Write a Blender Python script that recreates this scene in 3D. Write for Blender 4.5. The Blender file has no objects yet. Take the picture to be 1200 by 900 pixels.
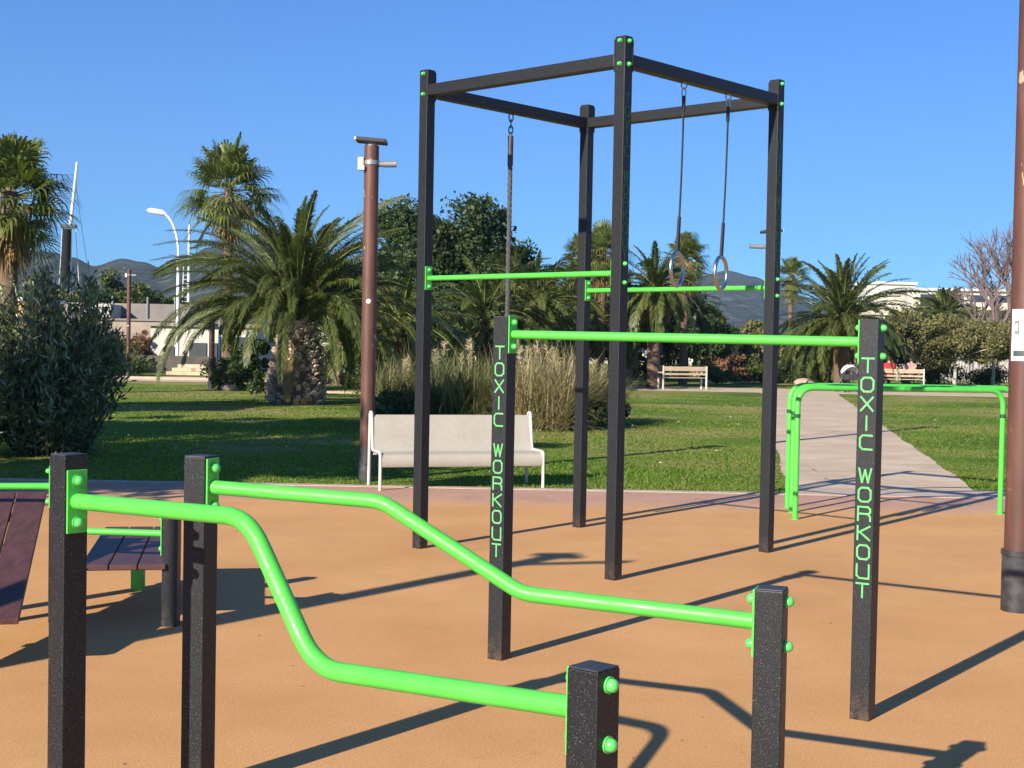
import bpy, math, random
import numpy as np
from mathutils import Vector, Matrix

random.seed(7)
PI = math.pi
scene = bpy.context.scene
COL = scene.collection
SUN_AZ, SUN_EL = math.radians(36.8), math.radians(25.06)     # where the shadows point, and the sun's height

# ------------------------------------------------------------------ camera (1.5 m above the ground, looking along +Y)
F, PITCH, ROLL = 1630.7, 0.02852, 0.01853
Rv = Vector((math.cos(ROLL), math.sin(ROLL)*math.sin(PITCH), math.sin(ROLL)*math.cos(PITCH)))
Uv = Vector((-math.sin(ROLL), math.cos(ROLL)*math.sin(PITCH), math.cos(ROLL)*math.cos(PITCH)))
Fv = Vector((0, math.cos(PITCH), -math.sin(PITCH)))
cd = bpy.data.cameras.new('camera')
cam = bpy.data.objects.new('camera', cd); COL.objects.link(cam)
m = Matrix((Rv, Uv, -Fv)).transposed().to_4x4(); m.translation = Vector((0, 0, 1.5))
cam.matrix_world = m
cd.sensor_width = 36; cd.lens = F/1200*36; cd.clip_end = 20000; cd.clip_start = 0.05
scene.camera = cam

def at(px, py, Y):
    """survey helper: the point at distance Y seen at a spot of the 1200x900 survey picture"""
    v = Fv + Rv*((px-600)/F) + Uv*((450-py)/F)
    return Vector((0, 0, 1.5)) + v*(Y/v.y)
def gx(px, Y):
    """x of something standing on the ground at distance Y"""
    py = 404 + 1.5*F/Y
    return at(px, py, Y).x

# ------------------------------------------------------------------ object helpers
def link(name, me, parent=None):
    o = bpy.data.objects.new(name, me); COL.objects.link(o)
    if parent: o.parent = parent
    return o
def tag(o, label=None, cat=None, group=None, kind=None):
    if label: o['label'] = label
    if cat: o['category'] = cat
    if group: o['group'] = group
    if kind: o['kind'] = kind
    return o
def thing(name, label, cat, loc=(0, 0, 0), rz=0.0, group=None):
    o = link(name, None); o.location = loc; o.rotation_euler = (0, 0, rz)
    return tag(o, label, cat, group)
def kids(o): return [c for c in bpy.data.objects if c.parent == o]
def copy_tree(o, parent=None):
    c = o.copy(); COL.objects.link(c)
    if parent: c.parent = parent
    for k in kids(o): copy_tree(k, c)
    return c

class MB:
    def __init__(s): s.v = []; s.f = []; s.m = []; s.mi = 0
    def add(s, vs, fs):
        n = len(s.v); s.v += [tuple(v) for v in vs]
        s.f += [tuple(i+n for i in f) for f in fs]; s.m += [s.mi]*len(fs)
        return s
    def box(s, c, d, rz=0.0, M=None):
        hx, hy, hz = d[0]/2, d[1]/2, d[2]/2
        vs = [Vector((x, y, z)) for z in (-hz, hz) for y in (-hy, hy) for x in (-hx, hx)]
        if M is None: M = Matrix.Rotation(rz, 3, 'Z')
        c = Vector(c)
        return s.add([M @ v + c for v in vs], [(0,2,3,1),(4,5,7,6),(0,1,5,4),(2,6,7,3),(0,4,6,2),(1,3,7,5)])
    def bar(s, a, b, w, h, up=(0, 0, 1)):
        a, b = Vector(a), Vector(b); d = (b-a); L = d.length; d.normalize()
        u = Vector(up); x = d.cross(u)
        if x.length < 1e-4: x = d.cross(Vector((1, 0, 0)))
        x.normalize(); u = x.cross(d)
        M = Matrix((d, x, u)).transposed()
        return s.box((a+b)/2, (L, w, h), M=M)
    def tube(s, pts, r, n=12, closed=False, cap=True):
        pts = [Vector(p) for p in pts]; N = len(pts)
        rs = r if isinstance(r, (list, tuple)) else [r]*N
        prev = None; rings = []
        for i, p in enumerate(pts):
            if closed: t = pts[(i+1) % N]-pts[i-1]
            else: t = pts[min(i+1, N-1)]-pts[max(i-1, 0)]
            t.normalize()
            if prev is None:
                a = t.cross(Vector((0, 0, 1)))
                if a.length < 1e-3: a = t.cross(Vector((1, 0, 0)))
            else: a = prev - t*prev.dot(t)
            a.normalize(); prev = a; b = t.cross(a)
            rings.append([p + (a*math.cos(2*PI*k/n) + b*math.sin(2*PI*k/n))*rs[i] for k in range(n)])
        vs = [v for rg in rings for v in rg]; fs = []
        for i in range(N if closed else N-1):
            j = (i+1) % N
            for k in range(n):
                l = (k+1) % n; fs.append((i*n+k, i*n+l, j*n+l, j*n+k))
        if cap and not closed:
            fs.append(tuple(range(n))[::-1]); fs.append(tuple((N-1)*n+k for k in range(n)))
        return s.add(vs, fs)
    def dome(s, c, axis, r, n=12, k=5, flat=1.0):
        c = Vector(c); ax = Vector(axis).normalized()
        a = ax.cross(Vector((0, 0, 1)))
        if a.length < 1e-3: a = ax.cross(Vector((1, 0, 0)))
        a.normalize(); b = ax.cross(a); vs = []; fs = []
        for i in range(k):
            th = i/k*PI/2
            for j in range(n):
                q = 2*PI*j/n
                vs.append(c + (a*math.cos(q)+b*math.sin(q))*r*math.cos(th) + ax*r*flat*math.sin(th))
        vs.append(c + ax*r*flat)
        for i in range(k-1):
            for j in range(n): l = (j+1) % n; fs.append((i*n+j, i*n+l, (i+1)*n+l, (i+1)*n+j))
        for j in range(n): fs.append(((k-1)*n+j, (k-1)*n+(j+1) % n, k*n))
        return s.add(vs, fs)
    def build(s, name, mats, parent=None, smooth=False, bevel=0, off=None, seg=2):
        me = bpy.data.meshes.new(name)
        vs = s.v if off is None else [(v[0]-off[0], v[1]-off[1], v[2]-off[2]) for v in s.v]
        me.from_pydata(vs, [], s.f)
        if not isinstance(mats, (list, tuple)): mats = [mats]
        for mt in mats: me.materials.append(mt)
        if len(mats) > 1: me.polygons.foreach_set('material_index', s.m)
        o = link(name, me, parent)
        if smooth:
            me.polygons.foreach_set('use_smooth', [True]*len(me.polygons))
            me.set_sharp_from_angle(angle=math.radians(50))
        if bevel:
            b = o.modifiers.new('bevel', 'BEVEL'); b.width = bevel; b.segments = seg; b.limit_method = 'ANGLE'
            b.harden_normals = False
        return o

def quads_obj(name, V, mats, parent=None, idx=None, nside=4):
    """V: (n, nside, 3) array of separate faces; idx: material index for each"""
    n = len(V); me = bpy.data.meshes.new(name)
    me.vertices.add(n*nside); me.vertices.foreach_set('co', np.asarray(V, dtype=np.float32).ravel())
    me.loops.add(n*nside); me.loops.foreach_set('vertex_index', np.arange(n*nside, dtype=np.int32))
    me.polygons.add(n); me.polygons.foreach_set('loop_start', np.arange(0, n*nside, nside, dtype=np.int32))
    if not isinstance(mats, (list, tuple)): mats = [mats]
    for mt in mats: me.materials.append(mt)
    if idx is not None: me.polygons.foreach_set('material_index', np.asarray(idx, dtype=np.int32))
    me.update(calc_edges=True); me.validate()
    return link(name, me, parent)
def strips_obj(name, S, mats, parent=None, idx=None):
    """S: (n, k, 2, 3) ribbons of k cross-pairs, each ribbon one island"""
    n, k = S.shape[:2]; me = bpy.data.meshes.new(name)
    me.vertices.add(n*k*2); me.vertices.foreach_set('co', S.astype(np.float32).ravel())
    b = (np.arange(n)*k*2)[:, None, None] + (np.arange(k-1)*2)[None, :, None] + np.array([0, 1, 3, 2])[None, None, :]
    b = b.reshape(-1).astype(np.int32)
    me.loops.add(len(b)); me.loops.foreach_set('vertex_index', b)
    me.polygons.add(n*(k-1)); me.polygons.foreach_set('loop_start', np.arange(0, len(b), 4, dtype=np.int32))
    if not isinstance(mats, (list, tuple)): mats = [mats]
    for mt in mats: me.materials.append(mt)
    if idx is not None: me.polygons.foreach_set('material_index', np.repeat(np.asarray(idx, dtype=np.int32), k-1))
    me.update(calc_edges=True); me.validate()
    return link(name, me, parent)

# ------------------------------------------------------------------ materials
def new_mat(name):
    mt = bpy.data.materials.new(name); mt.use_nodes = True
    nt = mt.node_tree; b = nt.nodes['Principled BSDF']
    return mt, nt, b
def N(nt, typ, **kw):
    n = nt.nodes.new(typ)
    for k, v in kw.items():
        if k in n.inputs: n.inputs[k].default_value = v
        else: setattr(n, k, v)
    return n
def ramp(nt, fac, stops):
    r = nt.nodes.new('ShaderNodeValToRGB'); el = r.color_ramp.elements
    while len(el) < len(stops): el.new(0.5)
    for e, (p, c) in zip(el, stops):
        e.position = p; e.color = (c[0], c[1], c[2], 1) if not isinstance(c, (int, float)) else (c, c, c, 1)
    nt.links.new(fac, r.inputs[0]); return r.outputs[0]
def coord(nt): return nt.nodes.new('ShaderNodeTexCoord').outputs['Object']
def geo_pos(nt): return nt.nodes.new('ShaderNodeNewGeometry').outputs['Position']
def noise(nt, vec, scale, detail=3, rough=0.5, dist=0.0):
    n = N(nt, 'ShaderNodeTexNoise', Scale=scale, Detail=detail, Roughness=rough, Distortion=dist)
    nt.links.new(vec, n.inputs['Vector']); return n.outputs['Fac']
def bump(nt, b, h, strength=0.3, dist=0.01):
    n = N(nt, 'ShaderNodeBump', Strength=strength, Distance=dist)
    nt.links.new(h, n.inputs['Height']); nt.links.new(n.outputs[0], b.inputs['Normal']); return n
def mixc(nt, fac, a, b, blend='MIX'):
    n = nt.nodes.new('ShaderNodeMix'); n.data_type = 'RGBA'; n.blend_type = blend
    for i, v in ((0, fac), (6, a), (7, b)):
        if isinstance(v, (int, float)): n.inputs[i].default_value = v
        elif isinstance(v, tuple): n.inputs[i].default_value = (*v, 1)
        else: nt.links.new(v, n.inputs[i])
    return n.outputs[2]
def simple(name, c1, c2=None, rough=0.6, scale=6, metal=0.0, bs=0.0, bscale=60, bdist=0.004, spec=0.5):
    mt, nt, b = new_mat(name)
    b.inputs['Roughness'].default_value = rough; b.inputs['Metallic'].default_value = metal
    b.inputs['Specular IOR Level'].default_value = spec
    p = geo_pos(nt) if False else coord(nt)
    c2 = c2 or tuple(x*0.8 for x in c1)
    nt.links.new(ramp(nt, noise(nt, p, scale, 5, 0.6), [(0.35, c1), (0.68, c2)]), b.inputs['Base Color'])
    if bs: bump(nt, b, noise(nt, p, bscale, 4), bs, bdist)
    return mt

def m_black():
    mt, nt, b = new_mat('black_textured_powder_coat')
    p = coord(nt)
    sp = noise(nt, p, 230, 2, 0.6)
    nt.links.new(ramp(nt, sp, [(0.45, (0.006, 0.007, 0.009)), (0.63, (0.018, 0.020, 0.025)), (0.77, (0.17, 0.18, 0.19))]), b.inputs['Base Color'])
    old = b.inputs['Base Color'].links[0].from_socket
    sx_ = nt.nodes.new('ShaderNodeSeparateXYZ'); nt.links.new(p, sx_.inputs[0])
    mr = nt.nodes.new('ShaderNodeMapRange'); mr.inputs[1].default_value = 0.14; mr.inputs[2].default_value = 0.0; nt.links.new(sx_.outputs[2], mr.inputs[0])
    ml = nt.nodes.new('ShaderNodeMath'); ml.operation = 'MULTIPLY'; nt.links.new(mr.outputs[0], ml.inputs[0])
    nt.links.new(ramp(nt, noise(nt, p, 25, 5, 0.7), [(0.40, 0.0), (0.75, 0.6)]), ml.inputs[1])
    sc = ramp(nt, noise(nt, p, 6, 7, 0.75, 0.8), [(0.60, 0.0), (0.75, 0.35)])
    c1 = mixc(nt, sc, old, (0.042, 0.046, 0.052))
    nt.links.new(mixc(nt, ml.outputs[0], c1, (0.20, 0.12, 0.07)), b.inputs['Base Color'])
    b.inputs['Roughness'].default_value = 0.48
    b.inputs['Specular IOR Level'].default_value = 0.4
    bump(nt, b, noise(nt, p, 260, 3, 0.65), 0.35, 0.0016)
    return mt
def m_green():
    mt, nt, b = new_mat('bright_green_gloss_paint')
    p = coord(nt)
    nt.links.new(ramp(nt, noise(nt, p, 9, 4, 0.6), [(0.35, (0.075, 0.49, 0.055)), (0.7, (0.090, 0.55, 0.068))]), b.inputs['Base Color'])
    old = b.inputs['Base Color'].links[0].from_socket
    sc = ramp(nt, noise(nt, p, 14, 8, 0.8, 1.2), [(0.60, 0.0), (0.72, 0.45)])
    c1 = mixc(nt, sc, old, (0.10, 0.36, 0.06))
    nk = ramp(nt, noise(nt, p, 45, 3, 0.6), [(0.735, 0.0), (0.75, 0.8)])
    nt.links.new(mixc(nt, nk, c1, (0.10, 0.16, 0.08)), b.inputs['Base Color'])
    nt.links.new(ramp(nt, noise(nt, p, 30, 4, 0.6), [(0.3, 0.42), (0.7, 0.55)]), b.inputs['Roughness'])
    b.inputs['Coat Weight'].default_value = 0.06
    bump(nt, b, noise(nt, p, 90, 3), 0.08, 0.002)
    return mt
def m_rubber():
    mt, nt, b = new_mat('orange_rubber_granulate')
    p = coord(nt)
    fine = ramp(nt, noise(nt, p, 150, 3, 0.7), [(0.28, (0.38, 0.190, 0.070)), (0.5, (0.60, 0.315, 0.122)), (0.72, (0.78, 0.46, 0.205))])
    big = ramp(nt, noise(nt, p, 0.8, 5, 0.6), [(0.3, (0.88, 0.84, 0.80)), (0.7, (1.06, 1.07, 1.10))])
    c = mixc(nt, 1.0, fine, big, 'MULTIPLY')
    st = ramp(nt, noise(nt, p, 3.1, 6, 0.7, 0.6), [(0.62, (1, 1, 1)), (0.76, (0.80, 0.74, 0.70))])
    c = mixc(nt, 0.8, c, st, 'MULTIPLY')
    sp = ramp(nt, noise(nt, p, 21, 2, 0.5), [(0.745, (1, 1, 1)), (0.775, (0.45, 0.36, 0.28))])
    c = mixc(nt, 0.8, c, sp, 'MULTIPLY')
    nt.links.new(c, b.inputs['Base Color']); b.inputs['Roughness'].default_value = 0.92
    b.inputs['Specular IOR Level'].default_value = 0.25
    bump(nt, b, noise(nt, p, 170, 3, 0.7), 0.5, 0.003)
    return mt
def m_grass():
    mt, nt, b = new_mat('lawn_soil_and_grass')
    p = coord(nt)
    mp = N(nt, 'ShaderNodeMapping'); mp.inputs['Scale'].default_value = (0.55, 1.0, 1); nt.links.new(p, mp.inputs[0]); q = mp.outputs[0]
    pa = noise(nt, q, 0.33, 5, 0.62, 0.5)
    c = ramp(nt, pa, [(0.38, (0.09, 0.175, 0.018)), (0.47, (0.16, 0.25, 0.034)), (0.54, (0.28, 0.285, 0.08)), (0.64, (0.38, 0.32, 0.13))])
    f = ramp(nt, noise(nt, p, 26, 4, 0.75), [(0.3, (0.55, 0.55, 0.5)), (0.7, (1.35, 1.3, 1.25))])
    nt.links.new(mixc(nt, 1.0, c, f, 'MULTIPLY'), b.inputs['Base Color'])
    b.inputs['Roughness'].default_value = 0.95; b.inputs['Specular IOR Level'].default_value = 0.15
    bump(nt, b, noise(nt, p, 30, 4, 0.7), 0.9, 0.05)
    return mt
def m_concrete(name, a, c, scale=1.2, cracks=True, joints=False):
    mt, nt, b = new_mat(name); p = coord(nt)
    k = ramp(nt, noise(nt, p, scale, 7, 0.68, 0.2), [(0.3, a), (0.7, c)])
    f = ramp(nt, noise(nt, p, 45, 4, 0.7), [(0.3, 0.8), (0.7, 1.12)])
    k = mixc(nt, 1.0, k, f, 'MULTIPLY')
    if cracks:
        st = ramp(nt, noise(nt, p, 0.5, 6, 0.7, 1.0), [(0.42, (1, 1, 1)), (0.62, (0.78, 0.74, 0.70))])
        k = mixc(nt, 0.6, k, st, 'MULTIPLY')
    if joints:
        sx_ = nt.nodes.new('ShaderNodeSeparateXYZ'); nt.links.new(p, sx_.inputs[0])
        def mth(op, x, y=None):
            n = nt.nodes.new('ShaderNodeMath'); n.operation = op
            for i, v in ((0, x), (1, y)):
                if v is None: continue
                if isinstance(v, (int, float)): n.inputs[i].default_value = v
                else: nt.links.new(v, n.inputs[i])
            return n.outputs[0]
        wob = mth('MULTIPLY', noise(nt, p, 1.5, 4, .6), .10)
        q = mth('ADD', mth('ADD', sx_.outputs[1], wob), mth('MULTIPLY', sx_.outputs[0], -.17))
        jn = mth('LESS_THAN', mth('FRACT', mth('MULTIPLY', q, 1/3.3)), .012)
        v = nt.nodes.new('ShaderNodeTexVoronoi'); v.feature = 'DISTANCE_TO_EDGE'; v.inputs['Scale'].default_value = .33; nt.links.new(p, v.inputs['Vector'])
        cr = mth('MULTIPLY', mth('LESS_THAN', v.outputs['Distance'], .006), mth('GREATER_THAN', noise(nt, p, .8, 3), .5))
        k = mixc(nt, mth('MULTIPLY', mth('MAXIMUM', jn, cr), .6), k, (.16, .12, .09))
    nt.links.new(k, b.inputs['Base Color']); b.inputs['Roughness'].default_value = 0.9
    bump(nt, b, noise(nt, p, 40, 5, 0.7), 0.4, 0.006)
    return mt
def m_border():
    mt = m_concrete('pink_paving', (0.42, 0.225, 0.145), (0.52, 0.31, 0.21), 2.0, False); nt = mt.node_tree; b = nt.nodes['Principled BSDF']
    p = coord(nt); sx_ = nt.nodes.new('ShaderNodeSeparateXYZ'); nt.links.new(p, sx_.inputs[0])
    ad = nt.nodes.new('ShaderNodeMath'); ad.operation = 'MULTIPLY_ADD'; nt.links.new(noise(nt, p, 2.2, 6, 0.7), ad.inputs[0]); ad.inputs[1].default_value = 1.1
    nt.links.new(sx_.outputs[1], ad.inputs[2])
    mr = nt.nodes.new('ShaderNodeMapRange'); mr.inputs[1].default_value = 13.25; mr.inputs[2].default_value = 13.95; nt.links.new(ad.outputs[0], mr.inputs[0])
    old = b.inputs['Base Color'].links[0].from_socket
    fine = ramp(nt, noise(nt, p, 150, 3, 0.7), [(0.28, (0.38, 0.190, 0.070)), (0.5, (0.60, 0.315, 0.122)), (0.72, (0.78, 0.46, 0.205))])
    nt.links.new(mixc(nt, mr.outputs[0], fine, old), b.inputs['Base Color'])
    return mt
def m_leaf(name, cols, trans=0.35, rough=0.5, spec=0.35):
    mt, nt, b = new_mat(name)
    g = nt.nodes.new('ShaderNodeNewGeometry')
    k = len(cols)
    c = ramp(nt, g.outputs['Random Per Island'], [(i/max(1, k-1), cc) for i, cc in enumerate(cols)])
    nt.links.new(c, b.inputs['Base Color']); b.inputs['Roughness'].default_value = rough
    b.inputs['Specular IOR Level'].default_value = spec
    tr = nt.nodes.new('ShaderNodeBsdfTranslucent'); mx = nt.nodes.new('ShaderNodeMixShader'); mx.inputs[0].default_value = trans
    tint = mixc(nt, 1.0, c, (1.25, 1.35, 0.6), 'MULTIPLY')
    nt.links.new(tint, tr.inputs['Color']); nt.links.new(b.outputs[0], mx.inputs[1]); nt.links.new(tr.outputs[0], mx.inputs[2])
    nt.links.new(mx.outputs[0], nt.nodes['Material Output'].inputs['Surface'])
    return mt
def m_hill():
    mt, nt, b = new_mat('wooded_hillside'); p = coord(nt)
    c = ramp(nt, noise(nt, p, 0.035, 8, 0.72), [(0.40, (0.020, 0.028, 0.018)), (0.52, (0.055, 0.062, 0.04)), (0.64, (0.15, 0.13, 0.095))])
    nt.links.new(c, b.inputs['Base Color']); b.inputs['Roughness'].default_value = 1; b.inputs['Specular IOR Level'].default_value = 0
    bump(nt, b, noise(nt, p, 0.05, 6, 0.7), 1.0, 8)
    return mt
def m_planks():
    mt, nt, b = new_mat('dark_red_brown_deck_boards'); p = coord(nt)
    mp = N(nt, 'ShaderNodeMapping'); mp.inputs['Scale'].default_value = (14, 1.2, 14); nt.links.new(p, mp.inputs[0])
    c = ramp(nt, noise(nt, mp.outputs[0], 2.2, 6, 0.7), [(0.3, (0.060, 0.024, 0.023)), (0.62, (0.105, 0.045, 0.042)), (0.8, (0.20, 0.12, 0.11))])
    sc = ramp(nt, noise(nt, p, 11, 6, 0.8, 0.5), [(0.66, (1, 1, 1)), (0.75, (2.2, 2.4, 2.5))])
    nt.links.new(mixc(nt, 0.5, c, sc, 'MULTIPLY'), b.inputs['Base Color']); b.inputs['Roughness'].default_value = 0.5
    bump(nt, b, noise(nt, mp.outputs[0], 6, 4), 0.3, 0.003)
    return mt
def m_pole():
    mt, nt, b = new_mat('rust_brown_painted_pole'); p = coord(nt)
    mp = N(nt, 'ShaderNodeMapping'); mp.inputs['Scale'].default_value = (1, 1, 0.22); nt.links.new(p, mp.inputs[0])
    c = ramp(nt, noise(nt, mp.outputs[0], 9, 6, 0.65), [(0.32, (0.068, 0.028, 0.020)), (0.6, (0.118, 0.050, 0.036)), (0.8, (0.17, 0.082, 0.06))])
    ch = ramp(nt, noise(nt, mp.outputs[0], 17, 3, 0.55, 0.8), [(0.685, (0, 0, 0)), (0.72, (1, 1, 1))])
    nt.links.new(mixc(nt, ch, c, (0.50, 0.33, 0.20)), b.inputs['Base Color']); b.inputs['Roughness'].default_value = 0.55
    bump(nt, b, noise(nt, mp.outputs[0], 30, 4), 0.25, 0.003)
    return mt
def m_trunk(name, a, c):
    mt, nt, b = new_mat(name); p = coord(nt)
    mp = N(nt, 'ShaderNodeMapping'); mp.inputs['Scale'].default_value = (1, 1, 2.5); nt.links.new(p, mp.inputs[0])
    nt.links.new(ramp(nt, noise(nt, mp.outputs[0], 7, 5, 0.7), [(0.3, a), (0.7, c)]), b.inputs['Base Color'])
    b.inputs['Roughness'].default_value = 0.95; bump(nt, b, noise(nt, mp.outputs[0], 14, 4), 0.9, 0.03)
    return mt
def m_perf():
    mt, nt, b = new_mat('cream_perforated_sheet'); p = coord(nt)
    c = ramp(nt, noise(nt, p, 4, 6, 0.65), [(0.3, (0.37, 0.335, 0.275)), (0.7, (0.42, 0.385, 0.32))])
    d = ramp(nt, noise(nt, p, 120, 2, 0.5), [(0.35, 0.88), (0.65, 1.05)])
    nt.links.new(mixc(nt, 1.0, c, d, 'MULTIPLY'), b.inputs['Base Color']); b.inputs['Roughness'].default_value = 0.6
    return mt

M = dict(
    black=m_black(), green=m_green(), rubber=m_rubber(), grass=m_grass(),
    mauve=m_border(),
    kerb=m_concrete('pale_kerb_stone', (0.42, 0.32, 0.24), (0.54, 0.43, 0.34), 3, False),
    path=m_concrete('pale_concrete_path', (0.52, 0.385, 0.25), (0.70, 0.55, 0.39), 0.9, joints=True),
    cream=simple('cream_enamel_tube', (0.66, 0.62, 0.55), rough=0.4),
    perf=m_perf(), planks=m_planks(), pole=m_pole(), hill=m_hill(),
    darkgreen=simple('dark_green_paint_and_shadow', (0.014, 0.085, 0.035), rough=0.4),  # cage lettering, and the painted shadow bands on the arch legs
    letter=simple('pale_green_paint', (0.15, 0.50, 0.18), (0.08, 0.36, 0.10), rough=0.5, scale=60),
    tip=simple('pale_green_plastic_cap', (0.085, 0.52, 0.10), (0.12, 0.58, 0.14), rough=0.35),
    rubber_black=simple('black_rubber', (0.018, 0.018, 0.02), (0.06, 0.06, 0.065), rough=0.5, scale=14),
    webbing=simple('black_webbing', (0.02, 0.025, 0.035), rough=0.8, bs=0.4, bscale=200),
    tan_slat=simple('weathered_tan_slats', (0.50, 0.40, 0.27), (0.40, 0.31, 0.21), rough=0.7, scale=8),
    black_sail=simple('black_sail_cover', (0.006, 0.006, 0.009), rough=0.9),
    steel=simple('polished_steel', (0.50, 0.50, 0.51), rough=0.33, metal=1.0),
    grey=simple('grey_metal', (0.32, 0.33, 0.34), rough=0.4, metal=0.4),
    darkgrey=simple('dark_grey_metal', (0.07, 0.075, 0.08), rough=0.4, metal=0.3),
    white=simple('white_paint', (0.80, 0.80, 0.78), (0.70, 0.70, 0.68), rough=0.5),
    paper=simple('white_notice_sheet', (0.78, 0.79, 0.80), (0.70, 0.71, 0.73), rough=0.35, scale=20),
    ink=simple('grey_print', (0.22, 0.23, 0.25), rough=0.4),
    ink2=simple('dark_slate_print', (0.07, 0.09, 0.10), rough=0.4),
    rope=simple('dark_braided_rope', (0.03, 0.035, 0.045), (0.12, 0.12, 0.12), rough=0.85, scale=90, bs=0.8, bscale=150),
    wall_white=simple('white_render', (0.62, 0.58, 0.50), (0.50, 0.46, 0.39), rough=0.9, scale=0.7),
    wall_beige=simple('beige_render', (0.38, 0.31, 0.25), (0.27, 0.22, 0.18), rough=0.95, scale=0.6, bs=0.4, bscale=8, bdist=.02),
    wall_pink=simple('pinkish_grey_boundary_wall', (0.27, 0.235, 0.21), (0.20, 0.175, 0.16), rough=0.95, scale=0.8),
    terracotta=simple('terracotta_render', (0.52, 0.27, 0.13), (0.42, 0.22, 0.11), rough=0.9, scale=1.5),
    stone_dark=simple('dark_stone_wall', (0.12, 0.10, 0.085), (0.07, 0.06, 0.055), rough=1, scale=3, bs=0.8, bscale=9, bdist=.03),
    window=simple('window_glass', (0.05, 0.06, 0.075), rough=0.12),
    rock=simple('tan_boulder', (0.44, 0.34, 0.26), (0.30, 0.23, 0.18), rough=0.95, scale=3, bs=0.8, bscale=10, bdist=.05),
    bark=m_trunk('grey_brown_bark', (0.09, 0.065, 0.045), (0.17, 0.13, 0.10)),
    bark_pale=m_trunk('pale_bark', (0.34, 0.31, 0.27), (0.50, 0.47, 0.42)),
    palm_bark=m_trunk('palm_fibre', (0.10, 0.06, 0.038), (0.21, 0.135, 0.09)),
    stub=m_leaf('cut_frond_stubs', [(0.16, 0.10, 0.07), (0.40, 0.28, 0.20), (0.62, 0.48, 0.38), (0.50, 0.36, 0.26)], 0.0, 0.9),
    twig=simple('purple_grey_twigs', (0.115, 0.08, 0.075), (0.17, 0.125, 0.12), rough=0.9, scale=8),
    dpalm=m_leaf('date_palm_leaflets', [(0.038, 0.060, 0.014), (0.075, 0.105, 0.024), (0.15, 0.17, 0.045), (0.06, 0.088, 0.02)], 0.35, 0.42, 0.5),
    dpalm_y=m_leaf('yellowing_palm_leaflets', [(0.10, 0.10, 0.03), (0.22, 0.17, 0.05), (0.14, 0.14, 0.045)], 0.3, 0.5),
    rachis=simple('frond_midrib', (0.24, 0.25, 0.10), (0.16, 0.19, 0.06), rough=0.5),
    deadfrond=m_leaf('dead_palm_leaves', [(0.20, 0.12, 0.05), (0.36, 0.24, 0.10), (0.26, 0.17, 0.08)], 0.25, 0.8),
    fpalm=m_leaf('fan_palm_leaves', [(0.06, 0.09, 0.022), (0.12, 0.155, 0.042), (0.24, 0.26, 0.085), (0.08, 0.115, 0.03)], 0.4, 0.45, 0.5),
    dark_leaf=m_leaf('dark_evergreen_leaves', [(0.020, 0.040, 0.012), (0.045, 0.075, 0.022), (0.075, 0.105, 0.035)], 0.25, 0.5),
    mid_leaf=m_leaf('mid_green_leaves', [(0.045, 0.07, 0.018), (0.085, 0.115, 0.03), (0.13, 0.15, 0.05)], 0.3, 0.55),
    olive_leaf=m_leaf('olive_brown_leaves', [(0.09, 0.10, 0.03), (0.17, 0.165, 0.06), (0.27, 0.235, 0.11)], 0.3, 0.6),
    oleander=m_leaf('oleander_leaves', [(0.035, 0.06, 0.02), (0.09, 0.13, 0.045), (0.18, 0.22, 0.09), (0.40, 0.42, 0.26)], 0.2, 0.4, 0.5),
    pampas=m_leaf('pampas_blades', [(0.07, 0.10, 0.03), (0.15, 0.175, 0.06), (0.30, 0.26, 0.12), (0.11, 0.14, 0.045), (0.36, 0.31, 0.18)], 0.35, 0.7),
    pampas_dry=m_leaf('dry_pampas_blades', [(0.34, 0.25, 0.12), (0.50, 0.39, 0.23), (0.18, 0.17, 0.07), (0.56, 0.46, 0.30), (0.13, 0.14, 0.05)], 0.3, 0.8),
    plume=m_leaf('pampas_plumes', [(0.52, 0.42, 0.28), (0.66, 0.55, 0.40)], 0.4, 0.9),
    red_leaf=m_leaf('reddish_shrub_leaves', [(0.20, 0.10, 0.06), (0.32, 0.18, 0.10)], 0.3, 0.8),
    blade=m_leaf('grass_blades', [(0.10, 0.195, 0.02), (0.15, 0.26, 0.034), (0.21, 0.29, 0.055), (0.34, 0.32, 0.11)], 0.55, 0.8, 0.1),
    petal=simple('white_petals', (0.8, 0.8, 0.62), rough=0.7),
    skin=simple('skin', (0.50, 0.30, 0.21), rough=0.6),
    hair=simple('dark_hair', (0.035, 0.025, 0.02), rough=0.6),
    red_cloth=simple('red_fabric', (0.52, 0.03, 0.05), rough=0.9),
    pink_cloth=simple('pink_fabric', (0.66, 0.36, 0.34), rough=0.9),
    dark_cloth=simple('dark_fabric', (0.05, 0.05, 0.07), rough=0.9),
)

# ------------------------------------------------------------------ world, sun
w = bpy.data.worlds.new('World'); scene.world = w; w.use_nodes = True
sky = w.node_tree.nodes.new('ShaderNodeTexSky'); sky.sky_type = 'NISHITA'; sky.sun_disc = False
sky.sun_elevation = SUN_EL; sky.sun_rotation = SUN_AZ + PI
sky.air_density = 0.9; sky.dust_density = 0.0; sky.ozone_density = 6.0; sky.altitude = 0
bg = w.node_tree.nodes['Background']; bg.inputs['Strength'].default_value = 0.068
tint = mixc(w.node_tree, 1.0, sky.outputs[0], (0.45, 0.86, 1.30), 'MULTIPLY')
w.node_tree.links.new(tint, bg.inputs['Color'])
sd = bpy.data.lights.new('sun', 'SUN'); sd.energy = 5.0; sd.angle = math.radians(0.5); sd.color = (1.0, 0.91, 0.76)
so = bpy.data.objects.new('sun', sd); COL.objects.link(so)
dirv = Vector((math.sin(SUN_AZ)*math.cos(SUN_EL), math.cos(SUN_AZ)*math.cos(SUN_EL), -math.sin(SUN_EL)))
so.rotation_euler = dirv.to_track_quat('-Z', 'Y').to_euler()
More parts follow.
